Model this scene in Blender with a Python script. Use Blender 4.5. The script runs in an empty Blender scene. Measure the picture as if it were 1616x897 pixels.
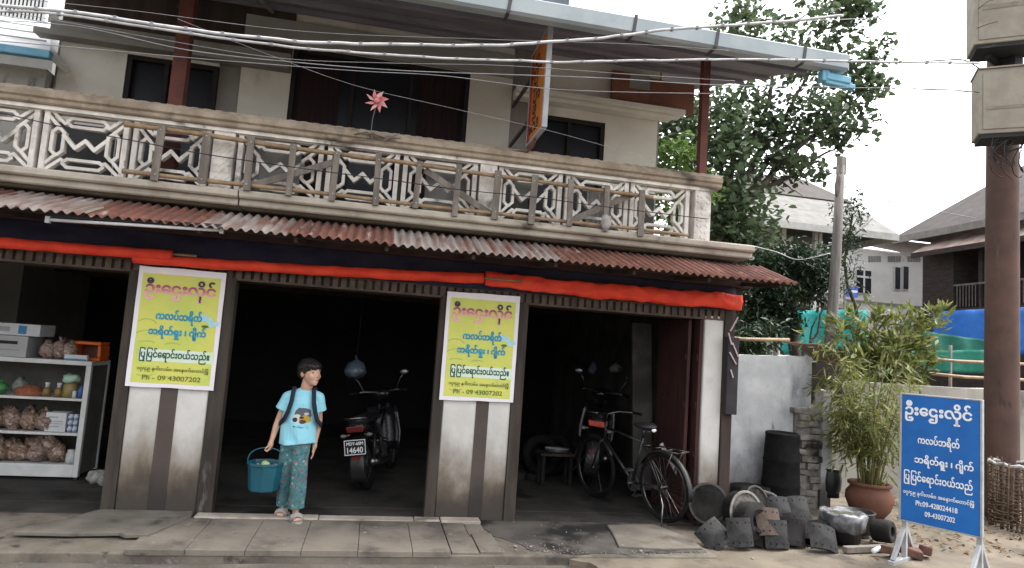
import bpy, bmesh, math, random
from mathutils import Vector, Matrix, Euler, noise as mnoise
PI = math.pi
S = bpy.context.scene
COL = S.collection
rad = math.radians
rnd = random.Random(7)

# ------------------------------------------------------------------ camera
CR = Vector((0.97685604, -0.20238765, 0.06922074))
CU = Vector((-0.08709147, -0.08076126, 0.99292129))
CW = Vector((0.19536465, 0.9759697, 0.09651837))
CP = Vector((0, -6.4464, 1.64))
FPX = 1050.0
cd = bpy.data.cameras.new('camera')
cam = bpy.data.objects.new('camera', cd)
COL.objects.link(cam)
cam.matrix_world = Matrix(((CR.x, CU.x, -CW.x, CP.x), (CR.y, CU.y, -CW.y, CP.y), (CR.z, CU.z, -CW.z, CP.z), (0, 0, 0, 1)))
cd.sensor_width = 36.0
cd.lens = 36.0 * FPX / 1616.0
cd.clip_start = 0.05
cd.clip_end = 2000
S.camera = cam

# ------------------------------------------------------------------ world, sun, exposure
SUN_EL, SUN_AZ = rad(60), rad(82)
W = bpy.data.worlds.new("World")
S.world = W
W.use_nodes = True
nt = W.node_tree
bg = nt.nodes['Background']
sky = nt.nodes.new('ShaderNodeTexSky')
sky.sky_type = 'NISHITA'
sky.sun_disc = False
sky.sun_elevation = SUN_EL
sky.sun_rotation = SUN_AZ
sky.air_density = 1.0
sky.dust_density = 4.0
sky.ozone_density = 1.0
hs = nt.nodes.new('ShaderNodeHueSaturation')     # an overcast sky: hardly any blue left in it
hs.inputs['Saturation'].default_value = 0.16
nt.links.new(sky.outputs[0], hs.inputs['Color'])
nt.links.new(hs.outputs[0], bg.inputs[0])
bg.inputs[1].default_value = 0.15
sl = bpy.data.lights.new('sun', 'SUN')
sl.energy = 0.6
sl.angle = rad(40)
sl.color = (1, 0.97, 0.93)
so = bpy.data.objects.new('sun', sl)
COL.objects.link(so)
# travel direction of the light
sd = Vector((math.sin(SUN_AZ) * math.cos(SUN_EL), math.cos(SUN_AZ) * math.cos(SUN_EL), math.sin(SUN_EL)))
so.rotation_euler = sd.to_track_quat('Z', 'Y').to_euler()
S.view_settings.view_transform = 'Standard'
S.view_settings.look = 'None'
S.view_settings.gamma = 1
S.view_settings.use_curve_mapping = False
S.view_settings.exposure = 2.05
S.cycles.max_bounces = 6
S.cycles.use_denoising = True

# ------------------------------------------------------------------ helpers
def ray(px, py):
    return CW + CR * ((px - 808) / FPX) - CU * ((py - 448.5) / FPX)
def at(px, py, y):
    d = ray(px, py); return CP + d * ((y - CP.y) / d.y)
def atx(px, py, x):
    d = ray(px, py); return CP + d * ((x - CP.x) / d.x)
def atz(px, py, z):
    d = ray(px, py); return CP + d * ((z - CP.z) / d.z)

MATS = {}
def M(name, c1, c2=None, scale=4.0, rough=0.8, bump=0.0, bscale=None, metal=0.0, stains=(), stretch=None,
      coord='Object', detail=6, lo=0.35, hi=0.65, spec=0.3, zgrade=None, bdist=0.01, trans=0.0, alpha=None):
    """procedural surface: two tones mixed by noise, optional stains (colour, scale, lo, hi, stretch) and a rising stain"""
    m = bpy.data.materials.new(name); m.use_nodes = True
    t = m.node_tree; N = t.nodes; L = t.links
    b = N['Principled BSDF']
    b.inputs['Roughness'].default_value = rough
    b.inputs['Metallic'].default_value = metal
    b.inputs['Specular IOR Level'].default_value = spec
    if trans:
        b.inputs['Transmission Weight'].default_value = trans
    if alpha is not None:
        b.inputs['Alpha'].default_value = alpha
    tc = N.new('ShaderNodeTexCoord')
    geo = N.new('ShaderNodeNewGeometry')
    src = geo.outputs['Position'] if coord == 'World' else tc.outputs[coord]
    def mapped(st):
        if not st: return src
        mp = N.new('ShaderNodeMapping'); mp.inputs['Scale'].default_value = st
        L.new(src, mp.inputs[0]); return mp.outputs[0]
    def ns(sc, st=None, det=detail):
        n = N.new('ShaderNodeTexNoise'); n.inputs['Scale'].default_value = sc; n.inputs['Detail'].default_value = det
        n.inputs['Roughness'].default_value = 0.6
        L.new(mapped(st), n.inputs['Vector']); return n.outputs['Fac']
    def rng(o, a, z):
        r = N.new('ShaderNodeMapRange'); r.inputs['From Min'].default_value = a; r.inputs['From Max'].default_value = z
        r.interpolation_type = 'SMOOTHSTEP'
        L.new(o, r.inputs['Value']); return r.outputs['Result']
    def mix(fac, A, B):
        x = N.new('ShaderNodeMix'); x.data_type = 'RGBA'
        L.new(fac, x.inputs['Factor'])
        for s, v in (('A', A), ('B', B)):
            k = [i for i in x.inputs if i.name == s and i.type == 'RGBA'][0]
            if isinstance(v, tuple): k.default_value = (*v[:3], 1)
            else: L.new(v, k)
        return [o for o in x.outputs if o.type == 'RGBA'][0]
    if c2 is None: c2 = tuple(x * 0.8 for x in c1)
    cur = mix(rng(ns(scale, stretch), lo, hi), c1, c2)
    for st in stains:
        cs, sc, a, z = st[:4]; sx = st[4] if len(st) > 4 else None
        cur = mix(rng(ns(sc, sx), a, z), cur, cs)
    for cz, z0, z1, amp in ([zgrade] if zgrade and not isinstance(zgrade, list) else zgrade or []):
        sep = N.new('ShaderNodeSeparateXYZ'); L.new(geo.outputs['Position'], sep.inputs[0])
        n1 = ns(3.5, (1, 1, .6))
        mm = N.new('ShaderNodeMath'); mm.operation = 'MULTIPLY_ADD'; mm.inputs[1].default_value = amp
        L.new(n1, mm.inputs[0]); L.new(sep.outputs['Z'], mm.inputs[2])
        cur = mix(rng(mm.outputs[0], z0 + amp * .5, z1 + amp * .5), cz, cur)
    L.new(cur, b.inputs['Base Color'])
    if bump:
        bp = N.new('ShaderNodeBump'); bp.inputs['Strength'].default_value = bump; bp.inputs['Distance'].default_value = bdist
        L.new(ns(bscale or scale * 4, stretch), bp.inputs['Height']); L.new(bp.outputs[0], b.inputs['Normal'])
    MATS[name] = m
    return m

WM = {}          # world matrix of every empty or object that parents something
def setp(o, label=None, cat=None, group=None, kind=None):
    if label: o['label'] = label
    if cat: o['category'] = cat
    if group: o['group'] = group
    if kind: o['kind'] = kind
    return o
def thing(name, label, cat, loc=(0, 0, 0), rz=0.0, group=None, rx=0.0, ry=0.0):
    o = bpy.data.objects.new(name, None); COL.objects.link(o)
    o.empty_display_size = 0.1
    o.location = loc; o.rotation_euler = (rx, ry, rz)
    WM[o] = Matrix.Translation(loc) @ Euler((rx, ry, rz)).to_matrix().to_4x4()
    return setp(o, label, cat, group)

class MB:
    def __init__(s): s.v = []; s.f = []; s.sm = []; s.log = []
    def add(s, vs, fs, smooth=False):
        k = len(s.v); s.v += [Vector(v) for v in vs]
        f0 = len(s.f)
        for f in fs: s.f.append([i + k for i in f]); s.sm.append(smooth)
        s.log.append((k, len(s.v), f0, len(s.f)))
        return s
    def pieces(s, name, mat, parent=None, world=True, **kw):
        """every solid that was added becomes an object of its own"""
        out = []
        for (v0, v1, f0, f1) in s.log:
            q = MB(); q.v = s.v[v0:v1]; q.f = [[i - v0 for i in f] for f in s.f[f0:f1]]; q.sm = s.sm[f0:f1]
            out.append(q.build(name, mat, parent, world=world, **kw))
        return out
    def box(s, x0, x1, y0, y1, z0, z1):
        return s.add([(x0, y0, z0), (x1, y0, z0), (x1, y1, z0), (x0, y1, z0), (x0, y0, z1), (x1, y0, z1), (x1, y1, z1), (x0, y1, z1)],
                     [(0, 3, 2, 1), (4, 5, 6, 7), (0, 1, 5, 4), (1, 2, 6, 5), (2, 3, 7, 6), (3, 0, 4, 7)])
    def obox(s, c, size, rot=(0, 0, 0)):
        R = Euler(rot).to_matrix(); c = Vector(c); h = [x / 2 for x in size]
        vs = [c + R @ Vector((a * h[0], b * h[1], d * h[2])) for d in (-1, 1) for a, b in ((-1, -1), (1, -1), (1, 1), (-1, 1))]
        return s.add(vs, [(0, 3, 2, 1), (4, 5, 6, 7), (0, 1, 5, 4), (1, 2, 6, 5), (2, 3, 7, 6), (3, 0, 4, 7)])
    def bar(s, a, b, w, h, up=(0, 0, 1), ext=0.0):
        a = Vector(a); b = Vector(b); d = (b - a).normalized(); a = a - d * ext; b = b + d * ext
        up = Vector(up)
        if abs(d.dot(up)) > .98: up = Vector((0, 1, 0))
        x = d.cross(up).normalized(); z = x.cross(d).normalized()
        vs = [p + x * (i * w / 2) + z * (j * h / 2) for p in (a, b) for i, j in ((-1, -1), (1, -1), (1, 1), (-1, 1))]
        return s.add(vs, [(0, 3, 2, 1), (4, 5, 6, 7), (0, 1, 5, 4), (1, 2, 6, 5), (2, 3, 7, 6), (3, 0, 4, 7)])
    def tube(s, pts, r, n=8, cap=True, closed=False):
        pts = [Vector(p) for p in pts]; m = len(pts)
        rs = r if isinstance(r, (list, tuple)) else [r] * m
        rings = []; px = None
        for i, p in enumerate(pts):
            if closed: d = pts[(i + 1) % m] - pts[i - 1]
            else: d = pts[min(i + 1, m - 1)] - pts[max(i - 1, 0)]
            d.normalize()
            if px is None:
                px = d.cross(Vector((0, 0, 1)))
                if px.length < .1: px = d.cross(Vector((0, 1, 0)))
            px = (px - d * px.dot(d)).normalized()
            y = d.cross(px)
            rings.append([p + (px * math.cos(2 * PI * k / n) + y * math.sin(2 * PI * k / n)) * rs[i] for k in range(n)])
        vs = [v for q in rings for v in q]; fs = []
        for i in range(m if closed else m - 1):
            j = (i + 1) % m
            for k in range(n):
                fs.append((i * n + k, i * n + (k + 1) % n, j * n + (k + 1) % n, j * n + k))
        if cap and not closed:
            fs.append(tuple(range(n))[::-1]); fs.append(tuple((m - 1) * n + k for k in range(n)))
        return s.add(vs, fs, True)
    def lathe(s, prof, n=20, c=(0, 0, 0), rot=(0, 0, 0), smooth=True):
        R = Euler(rot).to_matrix(); c = Vector(c); vs = []; fs = []
        for r, z in prof:
            for k in range(n):
                a = 2 * PI * k / n; vs.append(c + R @ Vector((r * math.cos(a), r * math.sin(a), z)))
        m = len(prof)
        for i in range(m - 1):
            for k in range(n):
                fs.append((i * n + k, i * n + (k + 1) % n, (i + 1) * n + (k + 1) % n, (i + 1) * n + k))
        if prof[0][0] > 1e-4: fs.append(tuple(range(n))[::-1])
        if prof[-1][0] > 1e-4: fs.append(tuple((m - 1) * n + k for k in range(n)))
        return s.add(vs, fs, smooth)
    def ring(s, c, R, r, rot=(0, 0, 0), n=28, m=8):
        E_ = Euler(rot).to_matrix(); c = Vector(c)
        return s.tube([c + E_ @ Vector((R * math.cos(2 * PI * k / n), R * math.sin(2 * PI * k / n), 0)) for k in range(n)], r, m, closed=True)
    def ell(s, c, rr, rot=(0, 0, 0), n=14, m=9, wob=0.0, seed=0):
        E_ = Euler(rot).to_matrix(); c = Vector(c); vs = []; fs = []
        for i in range(m + 1):
            ph = PI * i / m
            for k in range(n):
                a = 2 * PI * k / n
                d = Vector((math.sin(ph) * math.cos(a), math.sin(ph) * math.sin(a), math.cos(ph)))
                f = 1 + wob * mnoise.noise(d * 2.2 + Vector((seed, seed * 1.7, 0))) if wob else 1
                vs.append(c + E_ @ Vector((d.x * rr[0], d.y * rr[1], d.z * rr[2])) * f)
        for i in range(m):
            for k in range(n):
                fs.append((i * n + k, (i + 1) * n + k, (i + 1) * n + (k + 1) % n, i * n + (k + 1) % n))
        return s.add(vs, fs, True)
    def caps(s, a, b, ra, rb, n=12):
        a = Vector(a); b = Vector(b); d = b - a; L_ = d.length; d.normalize()
        pts = []; rs = []
        for t in (-.98, -.8, -.45): pts.append(a + d * (ra * t)); rs.append(ra * math.sqrt(1 - t * t))
        for i in range(6):
            t = i / 5; pts.append(a + d * (L_ * t)); rs.append(ra + (rb - ra) * t)
        for t in (.45, .8, .98): pts.append(b + d * (rb * t)); rs.append(rb * math.sqrt(1 - t * t))
        return s.tube(pts, rs, n)
    def prism(s, poly, a, b, axis='y'):
        n = len(poly)
        def mk(p, t):
            return (p[0], t, p[1]) if axis == 'y' else ((t, p[0], p[1]) if axis == 'x' else (p[0], p[1], t))
        vs = [mk(p, a) for p in poly] + [mk(p, b) for p in poly]
        fs = [tuple(range(n)), tuple(range(2 * n - 1, n - 1, -1))] + [(i, i + n, (i + 1) % n + n, (i + 1) % n) for i in range(n)]
        return s.add(vs, fs)
    def xform(s, mtx, start=0):
        for i in range(start, len(s.v)): s.v[i] = mtx @ s.v[i]
        return s
    def build(s, name, mat, parent=None, world=True, bevel=0.0, smooth=None, fixn=True, wn=False):
        me = bpy.data.meshes.new(name)
        if parent is not None:
            vs = [WM[parent].inverted() @ v for v in s.v] if world else s.v
            off = Vector((0, 0, 0))
        else:
            lo = Vector([min(v[i] for v in s.v) for i in range(3)]); hi = Vector([max(v[i] for v in s.v) for i in range(3)])
            off = Vector(((lo.x + hi.x) / 2, (lo.y + hi.y) / 2, lo.z)); vs = [v - off for v in s.v]
        me.from_pydata([tuple(v) for v in vs], [], s.f); me.update()
        if fixn:
            bm = bmesh.new(); bm.from_mesh(me); bmesh.ops.recalc_face_normals(bm, faces=bm.faces); bm.to_mesh(me); bm.free()
        for p, q in zip(me.polygons, s.sm): p.use_smooth = q if smooth is None else smooth
        o = bpy.data.objects.new(name, me); COL.objects.link(o)
        if mat is not None: me.materials.append(mat)
        if parent is not None:
            o.parent = parent; WM[o] = WM[parent].copy()
        else:
            o.location = off; WM[o] = Matrix.Translation(off)
        if bevel:
            b = o.modifiers.new('bevel', 'BEVEL'); b.width = bevel; b.segments = 2; b.limit_method = 'ANGLE'; b.angle_limit = rad(40)
        return o

def remeshed(mb, voxel, it=6):
    """one continuous skin over overlapping volumes"""
    me = bpy.data.meshes.new('tmp'); me.from_pydata([tuple(v) for v in mb.v], [], mb.f); me.update()
    bm = bmesh.new(); bm.from_mesh(me); bmesh.ops.recalc_face_normals(bm, faces=bm.faces); bm.to_mesh(me); bm.free()
    o = bpy.data.objects.new('tmp', me); COL.objects.link(o)
    r = o.modifiers.new('r', 'REMESH'); r.mode = 'VOXEL'; r.voxel_size = voxel
    k = o.modifiers.new('s', 'SMOOTH'); k.iterations = it; k.factor = .5
    bpy.context.view_layer.update()
    ev = o.evaluated_get(bpy.context.evaluated_depsgraph_get())
    out = bpy.data.meshes.new_from_object(ev)
    bpy.data.objects.remove(o)
    for p in out.polygons: p.use_smooth = True
    return out
def link_mesh(me, name, mat, parent):
    o = bpy.data.objects.new(name, me); COL.objects.link(o); me.materials.clear(); me.materials.append(mat)
    o.parent = parent; WM[o] = WM[parent].copy(); return o
def dup(root, loc, rot=None, label=None):
    r = root.copy(); COL.objects.link(r); r.location = loc
    if rot is not None: r.rotation_euler = rot
    if label: r['label'] = label
    for ch in list(root.children):
        c = ch.copy(); COL.objects.link(c); c.parent = r
        for g in ch.children:
            d = g.copy(); COL.objects.link(d); d.parent = c
    return r

def lettering(body, mat, parent, origin, ux, uy, width=None, height=None, bold=0.012, align='C', name='lettering', lift=0.0008):
    """one line of writing as a thin printed mesh; '~' opens a gap after the letter before it (stacked vowel signs)"""
    txt = ''; kern = []
    for ch in body:
        if ch == '~': kern.append(len(txt) - 1)
        else: txt += ch
    c = bpy.data.curves.new('t', 'FONT'); c.body = txt; c.resolution_u = 4
    for i in kern: c.body_format[i].kerning = 5.5
    o = bpy.data.objects.new('t', c); COL.objects.link(o); bpy.context.view_layer.update()
    me = bpy.data.meshes.new_from_object(o.evaluated_get(bpy.context.evaluated_depsgraph_get()))
    bpy.data.objects.remove(o)
    base = [v.co.copy() for v in me.vertices]; faces = [tuple(p.vertices) for p in me.polygons]
    bpy.data.meshes.remove(me)
    xs = [v.x for v in base]; x0, x1 = min(xs), max(xs)
    k = width / (x1 - x0) if width else height
    ky = height if height else k
    ux = Vector(ux).normalized(); uy = Vector(uy).normalized(); nz = ux.cross(uy)
    inv = WM[parent].inverted(); vs = []; fs = []
    for q, (dx, dy) in enumerate([(0, 0)] + [(bold * math.cos(a * PI / 3), bold * math.sin(a * PI / 3)) for a in range(6)] if bold else [(0, 0)]):
        n0 = len(vs)
        for v in base:
            x = (v.x - x0 + dx) * k - (width / 2 if align == 'C' else 0)
            vs.append(inv @ (Vector(origin) + ux * x + uy * ((v.y + dy) * ky) + nz * (lift + q * .00012)))
        fs += [tuple(i + n0 for i in f) for f in faces]
    me = bpy.data.meshes.new(name); me.from_pydata([tuple(v) for v in vs], [], fs); me.update()
    me.name = name
    return link_mesh(me, name, mat, parent)

def leaf_mesh(name, mat, parent, pts, size, n_per=6, aspect=0.45, spread=1.0, droop=0.0, seed=1, world=True, jit=0.5, dirs=None):
    """many small folded leaf faces gathered in tufts round the given points"""
    R = random.Random(seed); vs = []; fs = []
    for qi, p in enumerate(pts):
        p = Vector(p)
        for j in range(n_per):
            d = Vector((R.gauss(0, 1), R.gauss(0, 1), R.gauss(0, .7) - droop)).normalized()
            if dirs: d = (d * .8 + dirs[qi] * .9).normalized()
            L_ = size * R.uniform(.65, 1.25); w = L_ * aspect * R.uniform(.8, 1.2)
            o = p + Vector((R.gauss(0, 1), R.gauss(0, 1), R.gauss(0, 1))) * (size * jit * spread)
            side = d.cross(Vector((R.gauss(0, .5), R.gauss(0, .5), 1))).normalized(); up = side.cross(d)
            k = len(vs)
            tip = o + d * L_ - Vector((0, 0, L_ * .25 * max(droop, .2)))
            m1 = o + d * (L_ * .35); m2 = o + d * (L_ * .7) - Vector((0, 0, L_ * .06))
            vs += [o, m1 + side * w * .5 + up * w * .12, m2 + side * w * .42 + up * w * .1, tip, m2 - side * w * .42 + up * w * .1, m1 - side * w * .5 + up * w * .12, (m1 + m2) / 2]
            fs += [(k, k + 1, k + 6), (k + 1, k + 2, k + 6), (k + 2, k + 3, k + 6), (k + 3, k + 4, k + 6), (k + 4, k + 5, k + 6), (k + 5, k, k + 6)]
    mb = MB(); mb.v = vs; mb.f = fs; mb.sm = [False] * len(fs)
    return mb.build(name, mat, parent, world=world, fixn=False)

def leafmat(name, a, b, c, sc=1.2, tl=0.35):
    m = bpy.data.materials.new(name); m.use_nodes = True; t = m.node_tree; N = t.nodes; L = t.links
    pb = N['Principled BSDF']; pb.inputs['Roughness'].default_value = .5; pb.inputs['Specular IOR Level'].default_value = .35
    geo = N.new('ShaderNodeNewGeometry'); n1 = N.new('ShaderNodeTexNoise'); n1.inputs['Scale'].default_value = sc
    L.new(geo.outputs['Position'], n1.inputs['Vector'])
    n2 = N.new('ShaderNodeTexNoise'); n2.inputs['Scale'].default_value = sc * 9; L.new(geo.outputs['Position'], n2.inputs['Vector'])
    ad = N.new('ShaderNodeMath'); ad.operation = 'ADD'; L.new(n1.outputs['Fac'], ad.inputs[0]); L.new(n2.outputs['Fac'], ad.inputs[1])
    r = N.new('ShaderNodeValToRGB'); e = r.color_ramp.elements; e[0].position = .38; e[0].color = (*a, 1); e[1].position = .64; e[1].color = (*c, 1)
    x = e.new(.5); x.color = (*b, 1)
    hv = N.new('ShaderNodeMath'); hv.operation = 'MULTIPLY'; hv.inputs[1].default_value = .5; L.new(ad.outputs[0], hv.inputs[0])
    L.new(hv.outputs[0], r.inputs[0]); L.new(r.outputs[0], pb.inputs['Base Color'])
    tr = N.new('ShaderNodeBsdfTranslucent'); L.new(r.outputs[0], tr.inputs['Color'])
    mx = N.new('ShaderNodeMixShader'); mx.inputs[0].default_value = tl
    L.new(pb.outputs[0], mx.inputs[1]); L.new(tr.outputs[0], mx.inputs[2]); L.new(mx.outputs[0], N['Material Output'].inputs[0])
    MATS[name] = m; return m

def jitter(mb, amp, sc, seed=0, start=0):
    for i in range(start, len(mb.v)):
        v = mb.v[i]; q = v * sc + Vector((seed, seed * 2.1, -seed))
        mb.v[i] = v + Vector((mnoise.noise(q), mnoise.noise(q + Vector((17, 3, 5))), mnoise.noise(q + Vector((-7, 11, 29))))) * amp
    return mb
# ------------------------------------------------------------------ materials
plaster = M('plaster', (.60, .585, .56), (.52, .50, .47), 3, .9, .25, 30, stains=(((.36, .33, .30), 2.2, .58, .74), ((.30, .26, .22), 14, .70, .78)), coord='World', zgrade=[((.175, .14, .105), .25, 1.0, .8), ((.055, .046, .038), .10, .50, .7)])
limewash = M('limewash', (.54, .54, .535), (.40, .405, .41), 2.2, .95, .4, 18, coord='World', stains=(((.20, .205, .22), 1.9, .46, .72, (1.2, 1, .55)), ((.42, .42, .42), 7, .58, .7), ((.11, .11, .115), 5, .60, .74, (1.5, 1, .4))), zgrade=((.10, .092, .082), .02, .55, .8))
conc_old = M('old_concrete', (.41, .365, .305), (.28, .245, .20), 3.0, .92, .4, 25, coord='World', stains=(((.10, .085, .07), 2.4, .58, .74, (1, 1, 2)), ((.42, .39, .34), 6, .60, .75)))
conc_rail = M('rail_concrete', (.34, .28, .215), (.22, .175, .13), 5.0, .92, .5, 28, coord='World', stains=(((.08, .068, .055), 2.2, .56, .72), ((.36, .31, .25), 9, .64, .78)))
conc_lace = M('lattice_concrete', (.70, .665, .615), (.48, .45, .41), 5.0, .9, .3, 30, coord='World', stains=(((.14, .125, .11), 3.4, .54, .72), ((.09, .08, .07), 10, .66, .76)))
upwall = M('upper_wall_plaster', (.60, .58, .525), (.52, .50, .45), 1.5, .92, .15, 20, coord='World', stains=(((.29, .28, .25), 1.2, .55, .75, (1, 1, .5)),))
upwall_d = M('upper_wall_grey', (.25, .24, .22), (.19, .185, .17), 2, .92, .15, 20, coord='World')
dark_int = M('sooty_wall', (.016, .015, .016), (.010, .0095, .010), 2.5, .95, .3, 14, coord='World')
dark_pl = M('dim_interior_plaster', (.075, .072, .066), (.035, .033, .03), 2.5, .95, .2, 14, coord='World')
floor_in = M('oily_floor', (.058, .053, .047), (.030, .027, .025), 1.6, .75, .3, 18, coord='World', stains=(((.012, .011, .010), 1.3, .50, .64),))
wood_dk = M('dark_timber', (.060, .043, .034), (.032, .024, .02), 6, .85, .4, 30, stretch=(1, 1, .2), coord='World', stains=(((.11, .09, .075), 5, .62, .75),))
wood_red = M('red_brown_door_timber', (.055, .022, .018), (.030, .013, .012), 6, .7, .3, 30, stretch=(3, 3, .3), coord='World')
wood_gr = M('weathered_board', (.20, .175, .15), (.12, .105, .09), 9, .9, .35, 40, coord='World', stretch=(1, 1, .25))
jamb = M('weathered_jamb', (.062, .050, .042), (.032, .026, .022), 7, .9, .4, 30, stretch=(1, 1, .15), coord='World', stains=(((.13, .115, .10), 7, .62, .74, (1, 1, .2)),))
stripe = M('brown_painted_strip', (.085, .066, .058), (.075, .058, .05), 5, .85, .2, 30, coord='World', zgrade=((.035, .03, .027), .1, .5, .4))
bamboo_m = M('dry_bamboo', (.30, .205, .12), (.20, .135, .08), 12, .55, .2, 40, coord='World', stains=(((.13, .09, .055), 8, .62, .72),))
steel_red = M('red_oxide_steel', (.14, .045, .035), (.09, .032, .026), 5, .7, .1, coord='World')
soffit = M('soffit_sheet', (.22, .205, .235), (.17, .16, .185), 1.2, .6, .1, coord='World', stains=(((.21, .20, .21), .8, .55, .7),))
gutter = M('pale_gutter', (.33, .37, .385), (.27, .31, .33), 2.5, .5, .05, coord='World', stains=(((.28, .33, .36), 3, .58, .72),))
gutter_b = M('blue_gutter', (.16, .38, .50), (.11, .28, .40), 3, .5, .05, coord='World')
strap_m = M('dark_strap', (.06, .06, .065), rough=.6)
glass_dk = M('dark_window_glass', (.010, .012, .018), (.016, .018, .024), 2, .35, spec=.2, coord='World')
curtain = M('maroon_curtain', (.022, .010, .011), (.013, .008, .009), 3, .9, stretch=(9, 1, .3), coord='World')
rust = [M('rusty_sheet', (.17, .072, .050), (.105, .048, .038), 7, .85, .3, 30, stretch=(1, .35, .35), coord='World', stains=(((.36, .30, .27), 5, .60, .72, (2.5, .3, .3)), ((.24, .12, .07), 8, .6, .7))),
        M('pale_rusty_sheet', (.27, .235, .215), (.17, .12, .10), 6, .8, .3, 30, stretch=(2.0, .3, .3), coord='World', stains=(((.155, .066, .046), 4, .52, .66, (3, .3, .3)), ((.46, .42, .40), 7, .62, .72))),
        M('dark_rusty_sheet', (.13, .047, .034), (.08, .033, .027), 7, .85, .3, 30, stretch=(1.5, .4, .4), coord='World', stains=(((.27, .12, .07), 6, .58, .7),))]
red_tarp = M('red_tarpaulin', (.80, .072, .034), (.68, .050, .027), 6, .6, .35, 26, coord='World', spec=.2, stains=(((.50, .10, .07), 9, .60, .74),))
navy_tarp = M('navy_tarpaulin', (.014, .014, .040), (.008, .008, .024), 8, .6, .3, 22, coord='World')
white_p = M('white_paint', (.62, .62, .61), (.52, .52, .51), 5, .5)
white_tube = M('white_tube', (.55, .54, .55), (.46, .45, .46), 5, .4)
black_rub = M('black_rubber', (.008, .008, .008), (.014, .014, .0135), 8, .85, .3, spec=.12)
black_pl = M('black_plastic', (.014, .014, .015), (.02, .02, .021), 8, .35, spec=.5)
chrome = M('chrome', (.30, .30, .31), (.20, .20, .21), 5, .35, metal=1.0)
iron = M('dark_iron', (.026, .025, .024), (.014, .013, .0125), 7, .75, .4, 40, spec=.15, coord='World', stains=(((.12, .075, .05), 6, .62, .75),))
iron_g = M('grey_iron', (.046, .045, .045), (.020, .0195, .019), 6, .8, .5, 50, spec=.15, stains=(((.11, .075, .055), 5, .62, .75),))
iron_r = M('rusty_iron', (.085, .058, .043), (.05, .037, .03), 9, .85, .5, 50, stains=(((.06, .045, .04), 7, .58, .7),))
iron_d = M('soot_black_iron', (.014, .0135, .013), (.008, .008, .0075), 9, .85, .5, 50, spec=.1)
hole_m = M('rivet_hole', (.006, .006, .006), rough=1)
terra = M('terracotta', (.17, .075, .048), (.12, .055, .038), 4, .85, .25, 25, coord='World', stains=(((.10, .06, .045), 5, .6, .72),))
soil = M('soil', (.045, .033, .024), (.025, .02, .016), 20, 1, .6, 40)
brick_old = M('mossy_brick', (.27, .255, .23), (.15, .135, .115), 8, .95, .6, 30, coord='World', stains=(((.33, .32, .30), 5, .56, .66), ((.03, .03, .027), 3, .52, .64)))
pole_m = M('red_brown_pole', (.105, .060, .047), (.075, .045, .037), 2.5, .8, .2, 25, coord='World', stains=(((.15, .105, .085), 3, .56, .72, (2, 2, .4)), ((.05, .035, .03), 5, .6, .7, (2, 2, .5)),))
post_m = M('grey_timber_post', (.22, .20, .185), (.13, .12, .11), 6, .95, .5, 20, stretch=(2, 2, .2), coord='World')
boxbeige = M('beige_meter_box', (.30, .27, .22), (.24, .215, .175), 4, .75, .1, coord='World', stains=(((.22, .19, .15), 3, .58, .72, (1, 1, 2)),))
wire_w = M('pale_cable', (.50, .50, .50), (.36, .36, .37), 8, .6, coord='World')
wire_g = M('grey_cable', (.22, .22, .235), (.16, .16, .17), 5, .6, coord='World')
wire_k = M('black_cable', (.02, .02, .022), rough=.6)
wicker = M('wicker', (.17, .12, .08), (.09, .065, .045), 14, .9, .4, 50, coord='World')
steel_w = M('galvanised_steel', (.42, .43, .44), (.32, .33, .34), 10, .5, .1, metal=.3)
blue_bd = M('blue_signboard', (.012, .135, .44), (.010, .11, .38), 3, .45, .05)
ink_w = M('white_lettering', (.82, .83, .85), (.76, .78, .80), 8, .6)
ink_k = M('dark_green_ink', (.03, .10, .07), (.02, .08, .05), 8, .7)
ink_g = M('olive_ink', (.12, .14, .03), (.09, .11, .025), 8, .7)
ink_b = M('blue_ink', (.03, .34, .50), (.02, .22, .38), 30, .7)
ink_pale = M('pale_blue_ink', (.42, .66, .72), (.34, .58, .68), 20, .7)
ink_arc = M('grey_green_ink', (.42, .48, .12), (.36, .42, .12), 20, .7)
poster_y = M('yellow_green_poster', (.62, .60, .13), (.50, .57, .12), 2.6, .45, .35, 5, bdist=.04, stains=(((.42, .44, .16), 7, .60, .78),), coord='World', lo=.3, hi=.7)
poster_w = M('poster_margin', (.76, .72, .76), (.70, .68, .72), 4, .55)
skin = M('skin', (.52, .32, .23), (.43, .25, .18), 14, .55, spec=.35)
hair_m = M('black_hair', (.010, .009, .009), (.018, .016, .015), 30, .45, .3, 60)
teal_b = M('teal_bucket_plastic', (.005, .085, .125), (.006, .068, .10), 9, .45, spec=.5)
canvas_n = M('navy_canvas', (.012, .015, .03), (.018, .02, .036), 12, .85, .2)
sandal = M('grey_sandal', (.34, .31, .29), (.26, .24, .22), 9, .8)
roof_g = M('grey_roof_sheet', (.17, .165, .155), (.12, .115, .105), 2.2, .8, .2, 14, coord='World', stains=(((.12, .115, .11), 1.2, .58, .72),))
roof_d = M('dark_roof_sheet', (.060, .050, .045), (.042, .034, .031), 2, .8, .2, 14, coord='World', stains=(((.10, .078, .066), 1.6, .58, .72),))
roof_r = M('rust_roof_sheet', (.36, .30, .27), (.24, .155, .125), 1.6, .85, .2, 14, coord='World', stains=(((.18, .075, .05), 1.3, .55, .68, (1, 1, .4)),))
roof_w = M('white_roof_sheet', (.70, .70, .69), (.62, .62, .61), 1.5, .5, coord='World')
hw_white = M('white_house_wall', (.62, .61, .59), (.54, .53, .51), 1, .9, coord='World', stains=(((.38, .37, .35), 1.2, .6, .75),))
hw_grey = M('grey_house_wall', (.24, .235, .215), (.18, .175, .16), 1, .9, coord='World')
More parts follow.
